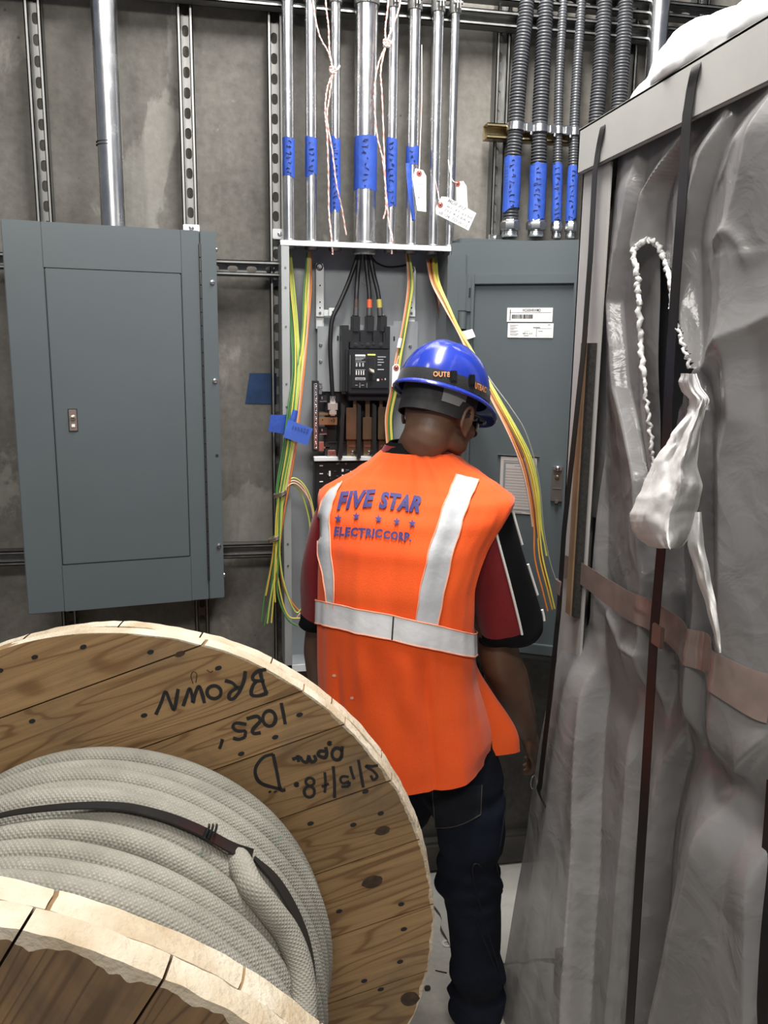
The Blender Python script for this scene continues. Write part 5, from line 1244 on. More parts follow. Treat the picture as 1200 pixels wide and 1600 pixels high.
# binding along the armholes
def vhit(x, y, off):
    d = ray(x, y).normalized(); h = vbvh.ray_cast(CAMP, d)
    if h[0] is None:
        p = vbvh.find_nearest(CAMP + d * ((PB_ - CAMP).dot(d)))
        return p[0] - d * off
    n = h[1] if h[1].dot(d) < 0 else -h[1]
    return h[0] + n * off
REFL = mat('silver reflective tape', (.52, .53, .55), .45, .1, var=.12, vscale=14, bstr=.35, bscale=24, bdist=.006)
TRIM = mat('orange tape border', (.85, .33, .20), .8)
def stripe(left, right, nv=40, nu=8, off=.0045, name='reflective_stripe'):
    rows = []
    for i in range(nv):
        t = i / (nv - 1); ya = lerp(left[0][0], left[-1][0], t); yb = lerp(right[0][0], right[-1][0], t)
        xa, xb = interp(left, ya)[0], interp(right, yb)[0]
        rows.append([vhit(lerp(xa, xb, k / nu), lerp(ya, yb, k / nu), off) for k in range(nu + 1)])
    mb = MB(); mb.grid(rows); o = mb.build(name, REFL, vest, smooth=75, solid=.0008)
    for side in (0, -1):
        mt = MB(); mt.tube([r[side] for r in rows], .0017, 6); mt.build('stripe_border', TRIM, o, smooth=60)
    return o
stripe([(742, 713), (770, 701), (800, 690), (870, 668), (930, 655), (970, 650)], [(751, 747), (785, 733), (815, 722), (880, 703), (940, 690), (976, 683)])
stripe([(757, 531), (770, 514), (785, 504), (807, 499), (866, 499), (901, 507), (930, 511), (950, 513)], [(754, 536), (772, 526), (790, 520), (810, 516), (855, 518), (905, 524), (930, 524), (950, 523)], nu=5)
# waist band all the way round
rows = []
for k in range(9):
    row = []
    for j in range(TH + 1):
        th = ths[j]
        zc = 1.098 + .050 * math.cos(th) - .023 * math.sin(th); hw = .0265
        row.append(vest_pt(th, zc + lerp(hw, -hw, k / 8), .005))
    rows.append(row)
mb = MB(); mb.grid(rows, skip=lambda i, j: abs(ths[j] + .018) > 3.05 ); wb = mb.build('reflective_stripe', mat('bright reflective band', (.78, .79, .81), .45, .1, var=.12, vscale=14, bstr=.35, bscale=24, bdist=.006), vest, smooth=75, solid=.0008)
for r in (rows[0], rows[-1]):
    mt = MB(); mt.tube([p for p, th in zip(r, ths) if abs(th) < 3.05], .0017, 6); mt.build('stripe_border', TRIM, wb, smooth=60)
mt = MB(); mt.tube([vest_pt(.10, zz, .0065) for zz in (1.170, 1.158, 1.145, 1.132, 1.120)], .0016, 6); mt.build('seam', SEAM, wb)
# printing on the back
PUR = mat('violet blue print', (.040, .034, .15), .7)
def print_on_vest(body_, quad, name, bold=.03, shear=.0, dens=3):
    bm = text_mesh(body_, 1, bold, shear, 3)
    bmesh.ops.subdivide_edges(bm, edges=[e for e in bm.edges if e.calc_length() > .12], cuts=2, use_grid_fill=False); bmesh.ops.triangulate(bm, faces=bm.faces)
    a0, a1, b0, b1 = bm_norm(bm); tl, tr, br, bl = quad
    for v in bm.verts:
        s, t = (v.co.x - a0) / (a1 - a0), (v.co.y - b0) / (b1 - b0)
        x = lerp(lerp(bl[0], br[0], s), lerp(tl[0], tr[0], s), t); y = lerp(lerp(bl[1], br[1], s), lerp(tl[1], tr[1], s), t) - 4 * math.sin(PI * s) * 0
        v.co = vhit(x, y, .0042)
    mb = MB(); mb.bm(bm); return mb.build(name, PUR, vest, smooth=0, fix=False)
print_on_vest('FIVE', [(531, 770), (588, 766), (583, 793), (527, 798)], 'lettering', .05, .12)
print_on_vest('STAR', [(596, 769), (663, 777), (656, 803), (592, 795)], 'lettering', .05, .12)
print_on_vest('ELECTRIC', [(525, 823), (599, 827), (597, 841), (523, 838)], 'lettering', .05)
print_on_vest('CORP.', [(600, 829), (645, 833), (643, 848), (599, 842)], 'lettering', .05)
for (x, y) in ((530, 811), (558, 808), (592, 812), (620, 816), (645, 819)):
    P = []
    for k in range(10):
        a_ = PI / 2 + k * PI / 5; r_ = 7.0 if k % 2 == 0 else 2.9; P.append(vhit(x + r_ * math.cos(a_) * .92, y - r_ * math.sin(a_), .0042))
    c = vhit(x, y, .0045); mb = MB(); mb.add([c] + P, [[0, 1 + k, 1 + (k + 1) % 10] for k in range(10)]); mb.build('star', PUR, vest, smooth=0, fix=False)
for (x, y) in ((523, 1055), (551, 1090)):
    c = vhit(x, y, .0035); mb = MB(); P = [vhit(x + 3 * math.cos(k), y + 2.4 * math.sin(k), .0033) for k in [q * PI / 4 for q in range(8)]]; mb.add([c] + P, [[0, 1 + k, 1 + (k + 1) % 8] for k in range(8)]); mb.build('spot', mat('pale spot', (.75, .42, .30), .8), vest, smooth=0, fix=False)
# back pocket and side seam of the jeans
def jhit(x, y, off):
    d = ray(x, y).normalized(); h = jbvh.ray_cast(CAMP, d)
    if h[0] is None:
        q = jbvh.find_nearest(CAMP + d * 2.0)[0]; return q - d * off
    n = h[1] if h[1].dot(d) < 0 else -h[1]
    return h[0] + n * off
DEN2 = make_fabric('faded denim', (.014, .016, .021), (.009, .010, .015), 600, .3, .9, .5, .0, .12)
rows = []
for i in range(12):
    y = lerp(1232, 1293, i / 11); xl, xr = lerp(676, 682, i / 11), lerp(752, 750, i / 11); row = []
    for j in range(13):
        t = j / 12; yy = y - (6 * t) + (6 * math.sin(PI * t) if i > 8 else 0) - (14 * t if i > 8 else 0) * (i - 8) / 3
        row.append(jhit(lerp(xl, xr, t), yy, .003) or row[-1])
    rows.append(row)
mb = MB(); mb.grid(rows); bpk = mb.build('back_pocket', DEN2, jeans, solid=.0015, smooth=60)
mt = MB(); mt.tube([r[0] + (r[0] - r[1]) * .02 for r in rows] + rows[-1][1:] + [r[-1] for r in rows[::-1]], .0013, 5); mt.build('stitching', mat('dark stitching', (.055, .050, .045), .9), bpk)
P = [q for q in (jhit(x, y, .001) for x, y in ((786, 1235), (787, 1275), (781, 1320), (775, 1350), (783, 1395), (787, 1440), (783, 1490), (786, 1540), (790, 1590))) if q]
if len(P) > 3: mb = MB(); mb.tube(catmull(P, 5), .0024, 6); mb.build('side_seam', DEN2, jeans)
# ---- boots
BOOT = mat('dark work boot leather', (.03, .022, .017), .6, var=.3)
for A_ in (AnkR, AnkL):
    bt = MB(); dF = (BF * .9 + BR * .15).normalized() if A_ is AnkR else BF
    limb(bt, [(A_ + V((0, 0, .06)), .052), (A_ - V((0, 0, .03)), .047)], 18); g0 = V((A_.x, A_.y, 0))
    sR = dF.cross(UP)
    loft(bt, [(g0 + dF * (f) + UP * (h / 2 + .006), sR, UP, w_, h / 2 - .004, 2.6) for f, w_, h in ((-.075, .028, .07), (-.05, .038, .09), (.02, .042, .10), (.08, .046, .085), (.14, .047, .066), (.185, .036, .05), (.20, .018, .03))], 24)
    m2, _ = remesh(bt, .007, 4); m2.v = [V((p.x, p.y, max(.004, p.z))) for p in m2.v]; b_ = m2.build('boot', BOOT, man, smooth=70)
    mb = MB(); poly = [g0 + dF * f + sR * w_ for f, w_ in ((-.08, -.026), (-.03, -.040), (.06, -.044), (.14, -.048), (.19, -.032), (.204, 0), (.19, .032), (.14, .048), (.06, .044), (-.03, .040), (-.08, .026))]; mb.prism(poly, (0, 0, .020)); mb.build('sole', BLACKP, b_)
# ---- hard hat
BLUEH = mat('glossy blue hard hat', (.014, .036, .34), .22, var=.12, vscale=30, spec=.6, coat=.6)
hat = None
HZ = .022                                            # brim plane above the head's centre
def hat_pt(az, t, off=0.0):
    """az 0 = front; t 0 rim .. 1 crown"""
    ex = 2.25; h = .120; rx, ry = .097, .120
    ca = (1 - t ** ex) ** (1 / ex) if t < 1 else 0
    ridge = .004 * math.exp(-((math.sin(az) * ca) / .18) ** 2) * sstep(.25, .8, t) + .003 * (math.exp(-((math.sin(az) * ca - .38) / .07) ** 2) + math.exp(-((math.sin(az) * ca + .38) / .07) ** 2)) * sstep(.45, .85, t)
    return hp((rx + off) * ca * math.sin(az), -.004 + (ry + off) * ca * math.cos(az), HZ + (h + off) * t + ridge)
rows = []
NA = 72
for j in range(-4, 25):
    row = []
    for k in range(NA + 1):
        az = 2 * PI * k / NA - PI
        if j < 0:
            q = (-j) / 4; fr = max(0, math.cos(az)); w_ = .010 + .042 * fr ** 2.2; p = hat_pt(az, 0); c = hp(0, -.004, HZ)
            d = (p - c); d.normalize(); row.append(p + d * w_ * q - HU * (.004 + .016 * fr ** 2) * q * q + (-HU * .003 if j == -4 else V()))
        else: row.append(hat_pt(az, math.sin(j / 24 * PI / 2)))
    rows.append(row)
mb = MB(); mb.grid(rows); hatbvh = BVHTree.FromPolygons(mb.v, mb.f); hat = mb.build('hard_hat', BLUEH, man, smooth=80, solid=.003, fix=False)
rim_row = rows[0]; mt = MB(); mt.tube(rim_row[:-1], .0028, 8, closed=True); mt.build('rim_bead', BLUEH, hat, smooth=80)
# goggle strap round the hat
BAND = make_fabric('black elastic band', (.010, .010, .011), (.016, .016, .017), 300, .2, .7)
rows = []
for q in range(7):
    row = []
    for k in range(NA + 1):
        az = 2 * PI * k / NA - PI; t = .035 + .225 * q / 6 + .03 * math.cos(az); row.append(hat_pt(az, min(.9, max(0.01, t)), .0035))
    rows.append(row)
mb = MB(); mb.grid(rows); bandbvh = BVHTree.FromPolygons(mb.v, mb.f); band = mb.build('goggle_strap', BAND, hat, smooth=75, solid=.0015, fix=False)
def bhit(x, y, off):
    d = ray(x, y).normalized(); h = bandbvh.ray_cast(CAMP, d)
    if h[0] is None: h = bandbvh.find_nearest(at(x, y, 1.78))
    n = h[1] if h[1].dot(d) < 0 else -h[1]
    return h[0] + n * off
OTXT = mat('orange lettering', (.70, .27, .10), .7)
for body_, quad in (('OUTB', [(677, 581), (703, 582), (703, 590), (677, 589)]), ('UTBAC', [(741, 597), (758, 605), (757, 614), (740, 607)])):
    bm = text_mesh(body_, 1, .02); a0, a1, b0, b1 = bm_norm(bm); tl, tr, br_, bl = quad
    for v in bm.verts:
        s, t = (v.co.x - a0) / (a1 - a0), (v.co.y - b0) / (b1 - b0)
        v.co = bhit(lerp(lerp(bl[0], br_[0], s), lerp(tl[0], tr[0], s), t), lerp(lerp(bl[1], br_[1], s), lerp(tl[1], tr[1], s), t), .0038)
    mb = MB(); mb.bm(bm); mb.build('lettering', OTXT, band, smooth=0, fix=False)
for (x0, x1, y0, y1) in ((702, 713, 580, 597), (731, 740, 586, 603)):
    c = bhit((x0 + x1) / 2, (y0 + y1) / 2, .002); d = (bhit(x1, (y0 + y1) / 2, .002) - bhit(x0, (y0 + y1) / 2, .002)); W_ = d.length; d.normalize(); n = -ray((x0 + x1) / 2, (y0 + y1) / 2).normalized(); n = (n - d * n.dot(d)).normalized(); uu = n.cross(d)
    m = Matrix((d, uu, n)).transposed().to_4x4(); m.translation = c; mb = MB(); mb.box((-W_ / 2, -.0125, -.001), (W_ / 2, .0125, .004), bev=.0015, mat=m); mb.box((-W_ / 2 + .003, -.009, .003), (W_ / 2 - .003, .009, .0052), bev=.001, mat=m); mb.build('buckle', BLACKP, band)
# suspension under the hat
rows = []
for q in range(6):
    row = []
    for k in range(61):
        az = PI + lerp(-1.9, 1.9, k / 60); z_ = HZ + .004 - .064 * q / 5 * (1 - .35 * sstep(1.2, 1.9, abs(az - PI))); row.append(hp(.083 * math.sin(az), -.006 + .106 * math.cos(az), z_))
    rows.append(row)
mb = MB(); mb.grid(rows); mb.build('nape_band', mat('dark suspension band', (.022, .022, .023), .7, var=.3, vscale=40), hat, solid=.003, smooth=60)
mb = MB(); rows = []
for q in range(5):
    row = []
    for k in range(9):
        az = PI - lerp(.75, 1.35, k / 8); row.append(hp(.0865 * math.sin(az), -.006 + .109 * math.cos(az), HZ - .004 - .030 * q / 4 * (1 - .5 * (k > 6))))
    rows.append(row)
mb.grid(rows); mb.build('ratchet_tab', mat('grey plastic tab', (.20, .20, .20), .5), hat, solid=.003)
# ---- safety glasses
gl_m = mat('black glasses frame', (.010, .010, .010), .25); gp = MB()
for s in (-1, 1): gp.tube(catmull([hp(s * .080, -.018, -.018), hp(s * .083, .03, -.010), hp(s * .077, .075, -.010), hp(s * .060, .100, -.010)], 6), .0032, 8)
gp.tube(catmull([hp(-.060, .100, -.008), hp(0, .116, -.004), hp(.060, .100, -.008)], 6), .0030, 8)
gf = gp.build('safety_glasses', gl_m, man)
for s in (-1, 1):
    rows = []
    for i in range(8):
        row = []
        for j in range(10):
            a_ = lerp(.18, 1.32, j / 9) * s; row.append(hp(.072 * math.sin(a_), .035 + .080 * math.cos(a_), -.008 - .036 * i / 7 * (1 - .25 * (j / 9) ** 3)))
        rows.append(row)
    mb = MB(); mb.grid(rows); mb.build('lens', mat('smoked lens', (.02, .02, .02), .08, spec=.8), gf, solid=.002, smooth=60)
# ---- ring of wire held in the right hand
p = at(834, 1222, 1.985); mb = MB(); mb.tube([p + V((.010 * math.cos(k * PI / 10), .004 * math.cos(k * PI / 10), .020 * math.sin(k * PI / 10))) for k in range(20)], .0015, 6, closed=True)
tag(mb.build('wire_ring', mat('pale metal ring', (.75, .75, .73), .3, .7), loc=p), 'small pale metal ring held at the right hand fingers', 'ring')

# ------------------------------------------------------------------ wrapped equipment cabinet at the right
XF = .815
LIDW = mat('grey white foam board', (.36, .352, .332), .7, var=.08, vscale=6)
CARD = mat('brown cardboard', (.26, .165, .09), .85, var=.25, vscale=12)
CABG = mat('dark cabinet enamel', (.012, .0125, .014), .5, var=.2)
STRP = mat('black strapping band', (.009, .008, .008), .42, spec=.35)
cb = thing('wrapped_cabinet', 'tall plastic-wrapped equipment cabinet with a grey lid standing at the right', 'cabinet', (1.15, 1.45, 0))
mb = MB(); mb.box((.872, 1.06, .13), (1.45, 1.84, 2.12), bev=.006); mb.build('body', CABG, cb)
mb = MB()
mb.box((.800, .96, 2.124), (.812, 1.882, 2.222), bev=.003); mb.box((1.50, .96, 2.124), (1.512, 1.882, 2.222)); mb.box((.800, 1.870, 2.124), (1.512, 1.882, 2.222), bev=.003); mb.box((.800, .96, 2.124), (1.512, .972, 2.222), bev=.003); mb.box((.800, .96, 2.212), (1.512, 1.882, 2.222), bev=.003)
mb.build('lid', LIDW, cb); zc_ = .86
mb = MB(); mb.box((.812, 1.735, zc_), (.818, 1.872, 2.124)); mb.box((.812, 1.866, zc_), (.93, 1.872, 2.124)); mb.build('corner_board', mat('pale edge board', (.42, .40, .385), .65, var=.12, vscale=9), cb)
zt = atx(914, 536, .80).z; zb_ = atx(893, 960, .80).z; mb = MB(); p = atx(915, 700, .802); mb.box((.792, 1.758, zb_), (.812, 1.785, zt)); mb.build('cardboard_edge', CARD, cb)
mb = MB()
rows = []
for i in range(110):
    z = lerp(.4, zt - .004, i / 109); rows.append(z)
mb.box((.796, 1.742, zb_), (.811, 1.758, zt)); mb.build('honeycomb_core', mat('dark honeycomb board', (.03, .027, .024), .8, var=.6, vscale=160), cb)
for i, y in enumerate((1.08, 1.45, 1.78)):
    mb = MB(); mb.box((.86, y, 0.0), (1.46, y + .10, .13), bev=.004); mb.build('skid_block', WOODD, cb)
# folds of the sheet, read off the photograph on the cabinet's own side plane
def fy(x, y): p = atx(x, y, XF); return (p.y, p.z)
UPPER = [  # photo points down each crease of the upper drape, outward height
 ([(932, 275), (935, 500), (930, 700), (930, 900)], .0), ([(950, 265), (948, 400), (936, 520), (945, 700), (950, 910)], -.012),
 ([(985, 245), (975, 330), (950, 470), (957, 606), (990, 747), (1004, 910)], .026), ([(1000, 240), (985, 340), (968, 470), (985, 606), (1010, 747), (1022, 930)], -.004),
 ([(1062, 205), (1000, 300), (985, 380), (1000, 500), (1018, 700), (1030, 930)], .024), ([(1078, 200), (1042, 320), (1036, 420), (1044, 560), (1048, 700), (1052, 940)], -.020),
 ([(1112, 185), (1079, 300), (1060, 384), (1056, 437), (1072, 560), (1082, 700), (1078, 950)], .040), ([(1140, 170), (1110, 290), (1095, 384), (1100, 560), (1116, 640), (1112, 700), (1114, 970)], .010),
 ([(1172, 155), (1150, 270), (1125, 370), (1129, 559), (1138, 656), (1122, 716), (1122, 975)], .058), ([(1230, 130), (1212, 300), (1185, 420), (1190, 600), (1200, 700), (1200, 1000)], .034), ([(1330, 80), (1330, 600), (1330, 1050)], .0)]
LOWER = [
 ([(905, 925), (880, 990), (845, 1150), (815, 1400), (790, 1620)], .0), ([(910, 930), (905, 1060), (893, 1250), (868, 1620)], .036), ([(915, 930), (930, 1100), (925, 1300), (905, 1620)], -.024),
 ([(960, 960), (985, 1100), (970, 1300), (945, 1620)], .014), ([(1010, 990), (1015, 1150), (996, 1300), (968, 1620)], -.010), ([(1080, 1035), (1060, 1090), (1026, 1200), (1012, 1300), (982, 1620)], .024),
 ([(1100, 1040), (1078, 1150), (1056, 1300), (1022, 1500), (996, 1620)], -.024), ([(1128, 1070), (1108, 1160), (1088, 1259), (1055, 1425), (1008, 1620)], .085), ([(1160, 1090), (1150, 1200), (1130, 1400), (1095, 1620)], .064),
 ([(1180, 1110), (1168, 1230), (1165, 1337), (1158, 1620)], .072), ([(1192, 1120), (1182, 1300), (1178, 1620)], .012), ([(1330, 1180), (1330, 1620)], .0)]
ACC = [([(1215, 497), (1141, 544), (1110, 565), (1083, 580)], .020, .014, .05), ([(1135, 378), (1148, 362), (1163, 362), (1175, 378), (1182, 402)], .009, .008, .012), ([(1160, 215), (1140, 245), (1119, 281)], .008, .010, .012),
 ([(925, 960), (955, 1010), (990, 1026), (1050, 1018)], .012, .012, .03), ([(1205, 1160), (1180, 1185), (1160, 1206)], .018, .006, .04)]
SK = 1.12
def base_flare(y, z):
    fl = max(0, 1.04 - z); return (.085 * fl + .03 * fl * fl) * (.35 + .65 * sstep(1.0, 1.86, y))
def fyh(x, y, h):
    X = XF
    for _ in range(4):
        p = atx(x, y, X); X = XF + .016 - h * SK - base_flare(p.y, p.z)
    return (p.y, p.z)
UM = [([fyh(*q, h) for q in p], h) for p, h in UPPER]; LM = [([fyh(*q, h) for q in p], h) for p, h in LOWER]; AM = [([fyh(*q, .03) for q in p], h, a, b) for p, h, a, b in ACC]
def crease(lines, z):
    out = []
    for poly, h in lines:
        pts = sorted(((zz, yy) for yy, zz in poly))
        if z <= pts[0][0]: y = pts[0][1]
        elif z >= pts[-1][0]: y = pts[-1][1]
        else:
            for (z0, y0), (z1, y1) in zip(pts, pts[1:]):
                if z0 <= z <= z1: y = lerp(y0, y1, (z - z0) / (z1 - z0)); break
        out.append([y, h])
    for i in range(1, len(out)): out[i][0] = min(out[i][0], out[i - 1][0] - .010)      # creases never cross
    return out[::-1]
ZC = {}
def section(lines, key, y, z):
    k = (key, round(z, 5))
    if k not in ZC: ZC[k] = crease(lines, z)
    c = ZC[k]
    if y <= c[0][0]: return c[0][1]
    for (y0, h0), (y1, h1) in zip(c, c[1:]):
        if y <= y1:
            t = (y - y0) / max(1e-6, y1 - y0); t2 = t * t * (3 - 2 * t)
            return lerp(h0, h1, t if h0 < h1 else t) * .75 + .25 * lerp(h0, h1, t2)
    return c[-1][1]
def relief(y, z):
    k = sstep(1.00, 1.10, z)
    s = (section(UM, 0, y, z) * k if k > 0 else 0) + (section(LM, 1, y, z) * (1 - k) if k < 1 else 0)
    s *= SK
    s *= 1 - .65 * math.exp(-((z - 1.04) / .05) ** 2)
    s *= 1 - .6 * sstep(2.05, 2.13, z)
    for poly, h, wl, wr in AM:
        z1, z0 = max(q[1] for q in poly), min(q[1] for q in poly)
        if z > z1 + .1 or z < z0 - .1: continue
        d, sg = segd(y, z, poly); s += h * math.exp(-d / lerp(wl, wr, sstep(-.004, .004, d * sg)))
    return s
def sheet_x(y, z):
    flare = base_flare(y, z)
    pinch = .012 * math.exp(-((z - (1.02 - .02 * (1.8 - y))) / .07) ** 2)
    n = .007 * noise.noise(V((y * 5, z * 2.2, 3))) + .004 * noise.noise(V((y * 13, z * 6, 8)))
    over = .024 * sstep(1.10, 1.0, z) * sstep(1.66, 1.74, y)
    return XF + .016 - relief(y, z) - flare + pinch - n - over
def on_sheet(px, py, off=.0):
    X = .56
    while X < .87:
        p = atx(px, py, X)
        if p.x >= sheet_x(p.y, p.z) - off: break
        X += .002
    return p
HOLE = [(1010, 372), (988, 392), (997, 425), (998, 470), (1003, 560), (1013, 640), (1020, 725), (1030, 735), (1048, 705), (1062, 640), (1072, 600), (1080, 582), (1066, 530), (1056, 480), (1047, 420), (1035, 392), (1022, 378)]
PL = make_plastic('milky plastic sheeting', (.30, .29, .286), .14, .22)
ys = [lerp(.97, 1.845, i / 210) for i in range(211)]; zs = [lerp(.012, 2.135, i / 420) for i in range(421)]
X = [[sheet_x(lerp(lerp(.97, .86, sstep(1.0, .2, z)), lerp(1.738, 1.845, sstep(1.13, .98, z)), k / 210), z) for k in range(211)] for z in zs]
for _ in range(1):
    X = [[(X[i][j] * 2 + X[max(0, i - 1)][j] + X[min(len(zs) - 1, i + 1)][j] + X[i][max(0, j - 1)] + X[i][min(len(ys) - 1, j + 1)]) / 6 for j in range(len(ys))] for i in range(len(zs))]
rows = []; inhole = set()
for iz, z in enumerate(zs):
    row = []
    for iy, y in enumerate(ys):
        yy = lerp(lerp(.97, .86, sstep(1.0, .2, z)), lerp(1.738, 1.845, sstep(1.13, .98, z)), iy / 210); x = X[iz][iy]
        if iy > 205: yy += .012 * noise.noise(V((z * 4, 1, 5)))
        p = V((max(.56, x), yy, z)); row.append(p)
        px, py = pix(p)
        jx = 3 * noise.noise(V((z * 55, 2, 1)))
        if 980 < px < 1090 and 360 < py < 745 and inpoly(px + jx, py, HOLE): inhole.add((iz, iy))
    rows.append(row)
mb = MB(); mb.grid(rows, skip=lambda i, j: sum(((i, j) in inhole, (i + 1, j) in inhole, (i, j + 1) in inhole, (i + 1, j + 1) in inhole)) >= 2)
sh = tag(mb.build('plastic_sheet', PL, loc=(XF, 1.4, 1.0), smooth=50), 'torn translucent plastic sheeting hanging in folds over the cabinet side at right', 'plastic sheet')
# inner layer seen through the tear
rows = []
for iz in range(60):
    z = lerp(1.35, 2.08, iz / 59); yr = min(((lambda p: (p.y, p.z))(atx(1031, q, .852)) for q in range(330, 900, 10)), key=lambda t: abs(t[1] - z))[0]; rows.append([V((.852 - .008 * noise.noise(V((y * 8, z * 5, 2))), y, z)) for y in [lerp(yr, 1.80, k / 16) for k in range(17)]])
mb = MB(); mb.grid(rows); mb.build('inner_layer', PL, sh)
# torn rim: whitened curled edges
def curled(poly, r, seed):
    P = []
    for x, y in poly:
        P.append(on_sheet(x, y, .002))
    P = catmull(P, 14); rr = [r * (1 + .8 * noise.noise(V((i * .55, seed, 0)))) for i in range(len(P))]
    P = [p + V((-.006 * noise.noise(V((i * .4, 3, seed))), .010 * noise.noise(V((i * .6, seed, 9))), .004 * noise.noise(V((i * .8, 1, seed))))) for i, p in enumerate(P)]
    mb = MB(); mb.tube(P, rr, 7); mb.build('torn_edge', PLW, sh, smooth=80)
PLW = make_plastic('whitened torn plastic', (.80, .79, .77), .05, .72)
curled([(1012, 374), (990, 392), (996, 430), (998, 470), (1001, 530), (1006, 590)], .0055, 1); curled([(1006, 590), (1012, 640), (1018, 690), (1021, 728)], .0035, 2); curled([(1012, 374), (1028, 384), (1040, 410), (1047, 440), (1050, 482)], .0050, 3); curled([(1056, 500), (1066, 535), (1078, 575)], .003, 4)
# hanging torn flap
OUTL = [(584, 1063, 1087), (603, 1060, 1093), (625, 1076, 1108), (644, 1074, 1100), (681, 1047, 1094), (725, 1019, 1088), (759, 1004, 1097), (785, 992, 1092), (803, 984, 1087), (825, 986, 1082), (840, 995, 1077), (853, 1012, 1068), (858, 1030, 1058)]
rows = []
for i in range(70):
    py = lerp(584, 857, i / 69); a_, b_ = interp(OUTL, py); row = []
    for j in range(29):
        t = j / 28; px = lerp(a_ + 3 * noise.noise(V((py * .11, 4, 1))), b_, t)
        bul = (.018 + .050 * sstep(620, 800, py)) * math.sin(PI * min(1, t * 1.05)) ** .7
        fold = .014 * noise.noise(V((t * 3.2, py * .012, 7))) + .010 * math.exp(-((t - (.72 - .0006 * (py - 600))) / .06) ** 2) + .005 * noise.noise(V((t * 7, py * .03, 1))) + .014 * abs(noise.noise(V((t * 2.5 + py * .012, py * .016, 5))))
        row.append(atx(px, py, .788 - bul - fold))
    rows.append(row)
mb = MB(); mb.grid(rows); mb.build('torn_flap', PLW, sh, solid=.0015, smooth=60)
TAIL = [(800, 1086, 1096), (850, 1074, 1100), (900, 1088, 1110), (950, 1104, 1120), (1000, 1117, 1126), (1020, 1123, 1127)]
rows = []
for i in range(40):
    py = lerp(800, 1020, i / 39); a_, b_ = interp(TAIL, py)
    rows.append([atx(lerp(a_, b_, j / 10), py, .748 - .014 * math.sin(PI * j / 10) - .010 * noise.noise(V((j * .25, py * .02, 3)))) for j in range(11)])
mb = MB(); mb.grid(rows); mb.build('torn_flap', PLW, sh, solid=.0012, smooth=60)
# clear packing tape across the sheet
TAPE = mat('clear brown tape with reflection tint', (.21, .155, .135), .20, var=.2, vscale=20, spec=.8)  # grey-brown tape, with a red cast of the vest's reflection put into the colour
rows = []
for i in range(90):
    t = i / 89; px = lerp(884, 1225, t); top = interp([(884, 866), (1000, 925), (1110, 985), (1225, 1052)], px)[0]; bot = interp([(884, 898), (1000, 972), (1110, 1046), (1225, 1128)], px)[0]; row = []
    for j in range(13):
        yy, zz = fy(px, lerp(top, bot, j / 12)); yy = min(yy, 1.868); row.append(V((min(sheet_x(min(yy, 1.845), zz) - .004, .806), yy, zz)))
    rows.append(row)
for _ in range(5):     # tape bridges the small folds
    for i in range(1, 89):
        for j in range(13): rows[i][j].x = min(rows[i][j].x, (rows[i - 1][j].x + rows[i + 1][j].x) / 2)
mb = MB(); mb.grid(rows); tag(mb.build('packing_tape', TAPE, loc=rows[45][6], solid=.0006, smooth=60), 'brownish clear packing tape stretched across the plastic sheeting at waist height', 'tape')
# straps
def strap(pts, w_, label):
    pts = pts[:4] + [tuple(lerp(a, b, k / 3) for a, b in zip(pts[i], pts[i + 1])) for i in range(3, len(pts) - 1) for k in (1, 2, 3)]
    Q = [on_sheet(x, y, .006) if k > 2 else atx(x, y, X) for k, (x, y, X) in enumerate(pts)]
    XS = [min(q.x, X) for q, (x, y, X) in zip(Q, pts)]
    for _ in range(6):       # a taut band bridges the hollows
        XS = XS[:4] + [min(XS[k], (XS[k - 1] + XS[k + 1]) / 2) for k in range(4, len(XS) - 1)] + XS[-1:]
    q = atx(pts[-1][0], pts[-1][1], XS[-1]); end = [q + V((.030, -.015, -.06)), q + V((.075, -.03, -.12))] if pts[-1][1] < 1300 else []
    return ribbon('strapping_band', [atx(x, y, X) for (x, y, _), X in zip(pts, XS)] + end, w_, STRP, label, 'strap', (0, 1, 0), thick=.0014, n=8)
yA = atx(1074, 175, .797).y
o = strap([(1110, 60, .93), (1093, 92, .83), (1087, 104, .797), (1080, 135, .7965), (1073, 180, .7960), (1066, 300, .790), (1056, 430, .784), (1047, 560, .782), (1040, 700, .780), (1033, 850, .776), (1022, 980, .772), (1006, 1250, .745), (990, 1500, .725), (978, 1680, .72)], .030, 'black strapping band running down the middle of the plastic-wrapped side')
p = min((v.co + o.location for v in o.data.vertices), key=lambda q: abs(pix(q)[1] - 993)); mb = MB(); mb.box(p + V((-.004, -.017, -.02)), p + V((.004, .017, .02)), bev=.002); mb.build('strap_seal', mat('strap seal', (.22, .15, .12), .35, .7), o)
o = strap([(975, 160, .93), (948, 186, .83), (941, 200, .797), (934, 235, .7965), (929, 270, .7955), (922, 400, .790), (912, 540, .782), (896, 690, .770), (881, 830, .760), (873, 950, .752), (860, 1080, .742), (846, 1200, .732), (842, 1240, .735)], .024, 'black strapping band bowing out along the far left corner of the wrapped cabinet')
p = min((v.co + o.location for v in o.data.vertices), key=lambda q: abs(pix(q)[1] - 918)); mb = MB(); mb.box(p + V((-.003, -.016, -.018)), p + V((.003, .016, .018)), bev=.002); mb.build('strap_seal', mat('strap seal pale', (.30, .25, .23), .35, .6), o)
strap([(1222, 1000, .84), (1206, 1250, .80), (1194, 1420, .775), (1190, 1560, .765), (1188, 1700, .765)], .030, 'black strapping band at the near edge of the cabinet, by the frame corner')
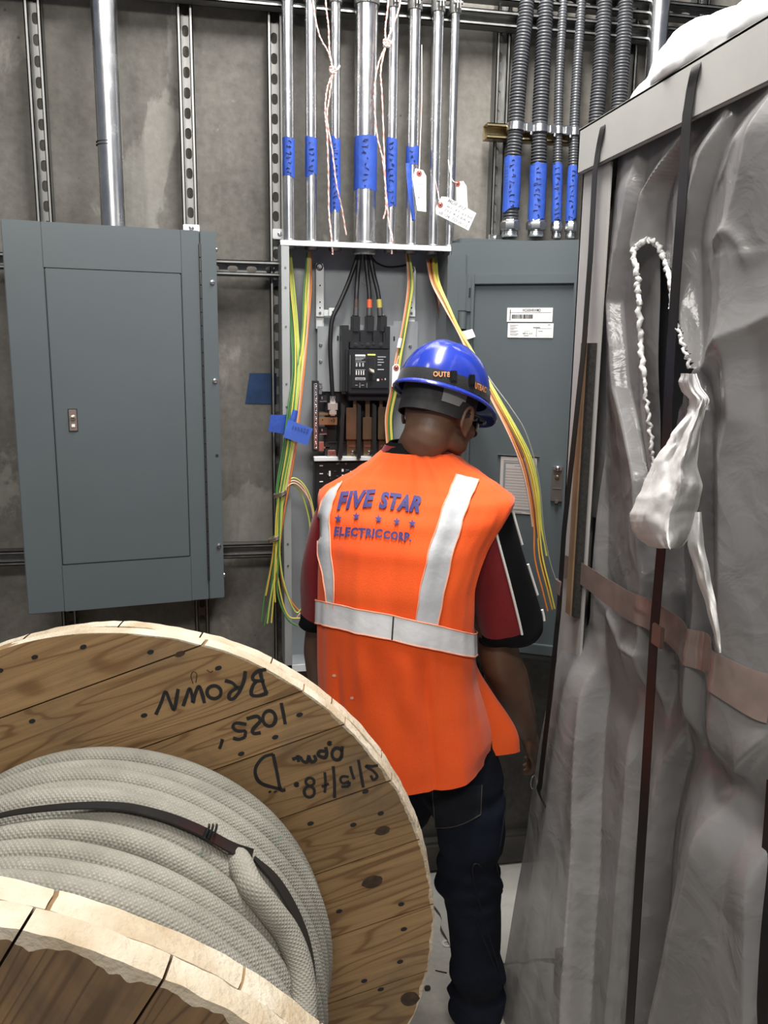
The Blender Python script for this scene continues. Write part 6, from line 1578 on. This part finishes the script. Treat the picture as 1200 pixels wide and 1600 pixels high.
# white plastic bundle on the lid
mb = MB()
OUTB = [(1006, 150), (1014, 122), (1036, 98), (1046, 64), (1068, 46), (1112, 30), (1160, 8), (1205, -12), (1290, -60)]
for i, (x, y) in enumerate(OUTB):
    yb = max(1.06, atx(x, 205 - .593 * (x - 905), .84).y - .02); p = CAMP + ray(x, y) * (yb / ray(x, y).y); hgt = p.z - 2.205; rr = max(.035, hgt * .55)
    mb.ball((p.x + .02 + rr * .3, yb, 2.222 + hgt - rr), 1, sub=2, sc=(rr * 1.25, .10, rr)); mb.ball((p.x + .02 + rr * .3, yb, 2.222 + (hgt - rr) * .5), 1, sub=2, sc=(rr * 1.3, .10, max(.01, (hgt - rr) * .5 + .03)))
    mb.ball((.885, min(yb, 1.5), 2.250), 1, sub=2, sc=(.085, .11, .042))
m2, nr = remesh(mb, .012, 6)
m2.v = [p + n * (.010 * noise.noise(p * 9) + .006 * noise.noise(p * 23)) for p, n in zip(m2.v, nr)]
m2.v = [V((p.x, p.y, max(2.2225, p.z))) for p in m2.v]
tag(m2.build('plastic_bundle', mat('bright white plastic', (.94, .94, .93), .8), loc=(1.05, 1.45, 2.2225), smooth=70), 'crumpled bright white plastic bundle lying on top of the cabinet lid', 'plastic bundle')
# ------------------------------------------------------------------ floor litter
rows = []
for i in range(26):
    row = []
    for j in range(22):
        x, y = lerp(.62, 1.10, i / 25) + .02 * noise.noise(V((j * .3, 1, 1))), lerp(1.98, 2.40, j / 21) + .03 * noise.noise(V((i * .3, 3, 1)))
        row.append(V((x, y, .004 + .028 * abs(noise.noise(V((x * 9, y * 9, 4)))) + .012 * abs(noise.noise(V((x * 22, y * 22, 4)))))))
    rows.append(row)
mb = MB(); mb.grid(rows); tag(mb.build('paper_sheet', mat('dusty sheet', (.55, .53, .48), .8, var=.12), loc=(.85, 2.2, .004), solid=.001, smooth=60), 'crumpled pale dust sheet on the floor by the foot of the wall', 'sheet')
p = atz(698, 1474, .002); mb = MB(); c = [p + V((.012 * math.cos(k * PI / 8), .012 * math.sin(k * PI / 8), 0)) for k in range(16)]; mb.tube(c, .004, 8, closed=True); mb.v = [V((q.x, q.y, .002 + (q.z - .002) * .4)) for q in mb.v]; tag(mb.build('washer', mat('white washer', (.8, .8, .78), .4), loc=p), 'small white washer lying on the floor between the reel and the jeans', 'washer')
P = [atz(x, y, .002) for x, y in ((680, 1516), (688, 1518), (698, 1520))]; mb = MB(); mb.tube(catmull(P, 4), .0015, 6); tag(mb.build('wire_scrap', SEAM, loc=P[0]), 'short dark wire scrap on the floor beside the reel flange', 'wire scrap')
p = atz(668, 1544, .006); mb = MB(); mb.box(p + V((-.008, -.006, -.006)), p + V((.008, .006, .007)), bev=.003); tag(mb.build('debris_lump', mat('dark debris', (.06, .05, .045), .8), loc=p - V((0, 0, .006))), 'dark crumb of debris on the floor right at the reel rim', 'debris')
P = [atz(x, y, .004) for x, y in ((775, 1444), (800, 1437), (812, 1430), (835, 1426))]; mb = MB(); mb.tube(catmull(P, 4), .004, 6); tag(mb.build('cord', mat('grey cord', (.25, .23, .2), .7), loc=P[0]), 'grey cord on the floor running from behind the jeans under the plastic', 'cord')
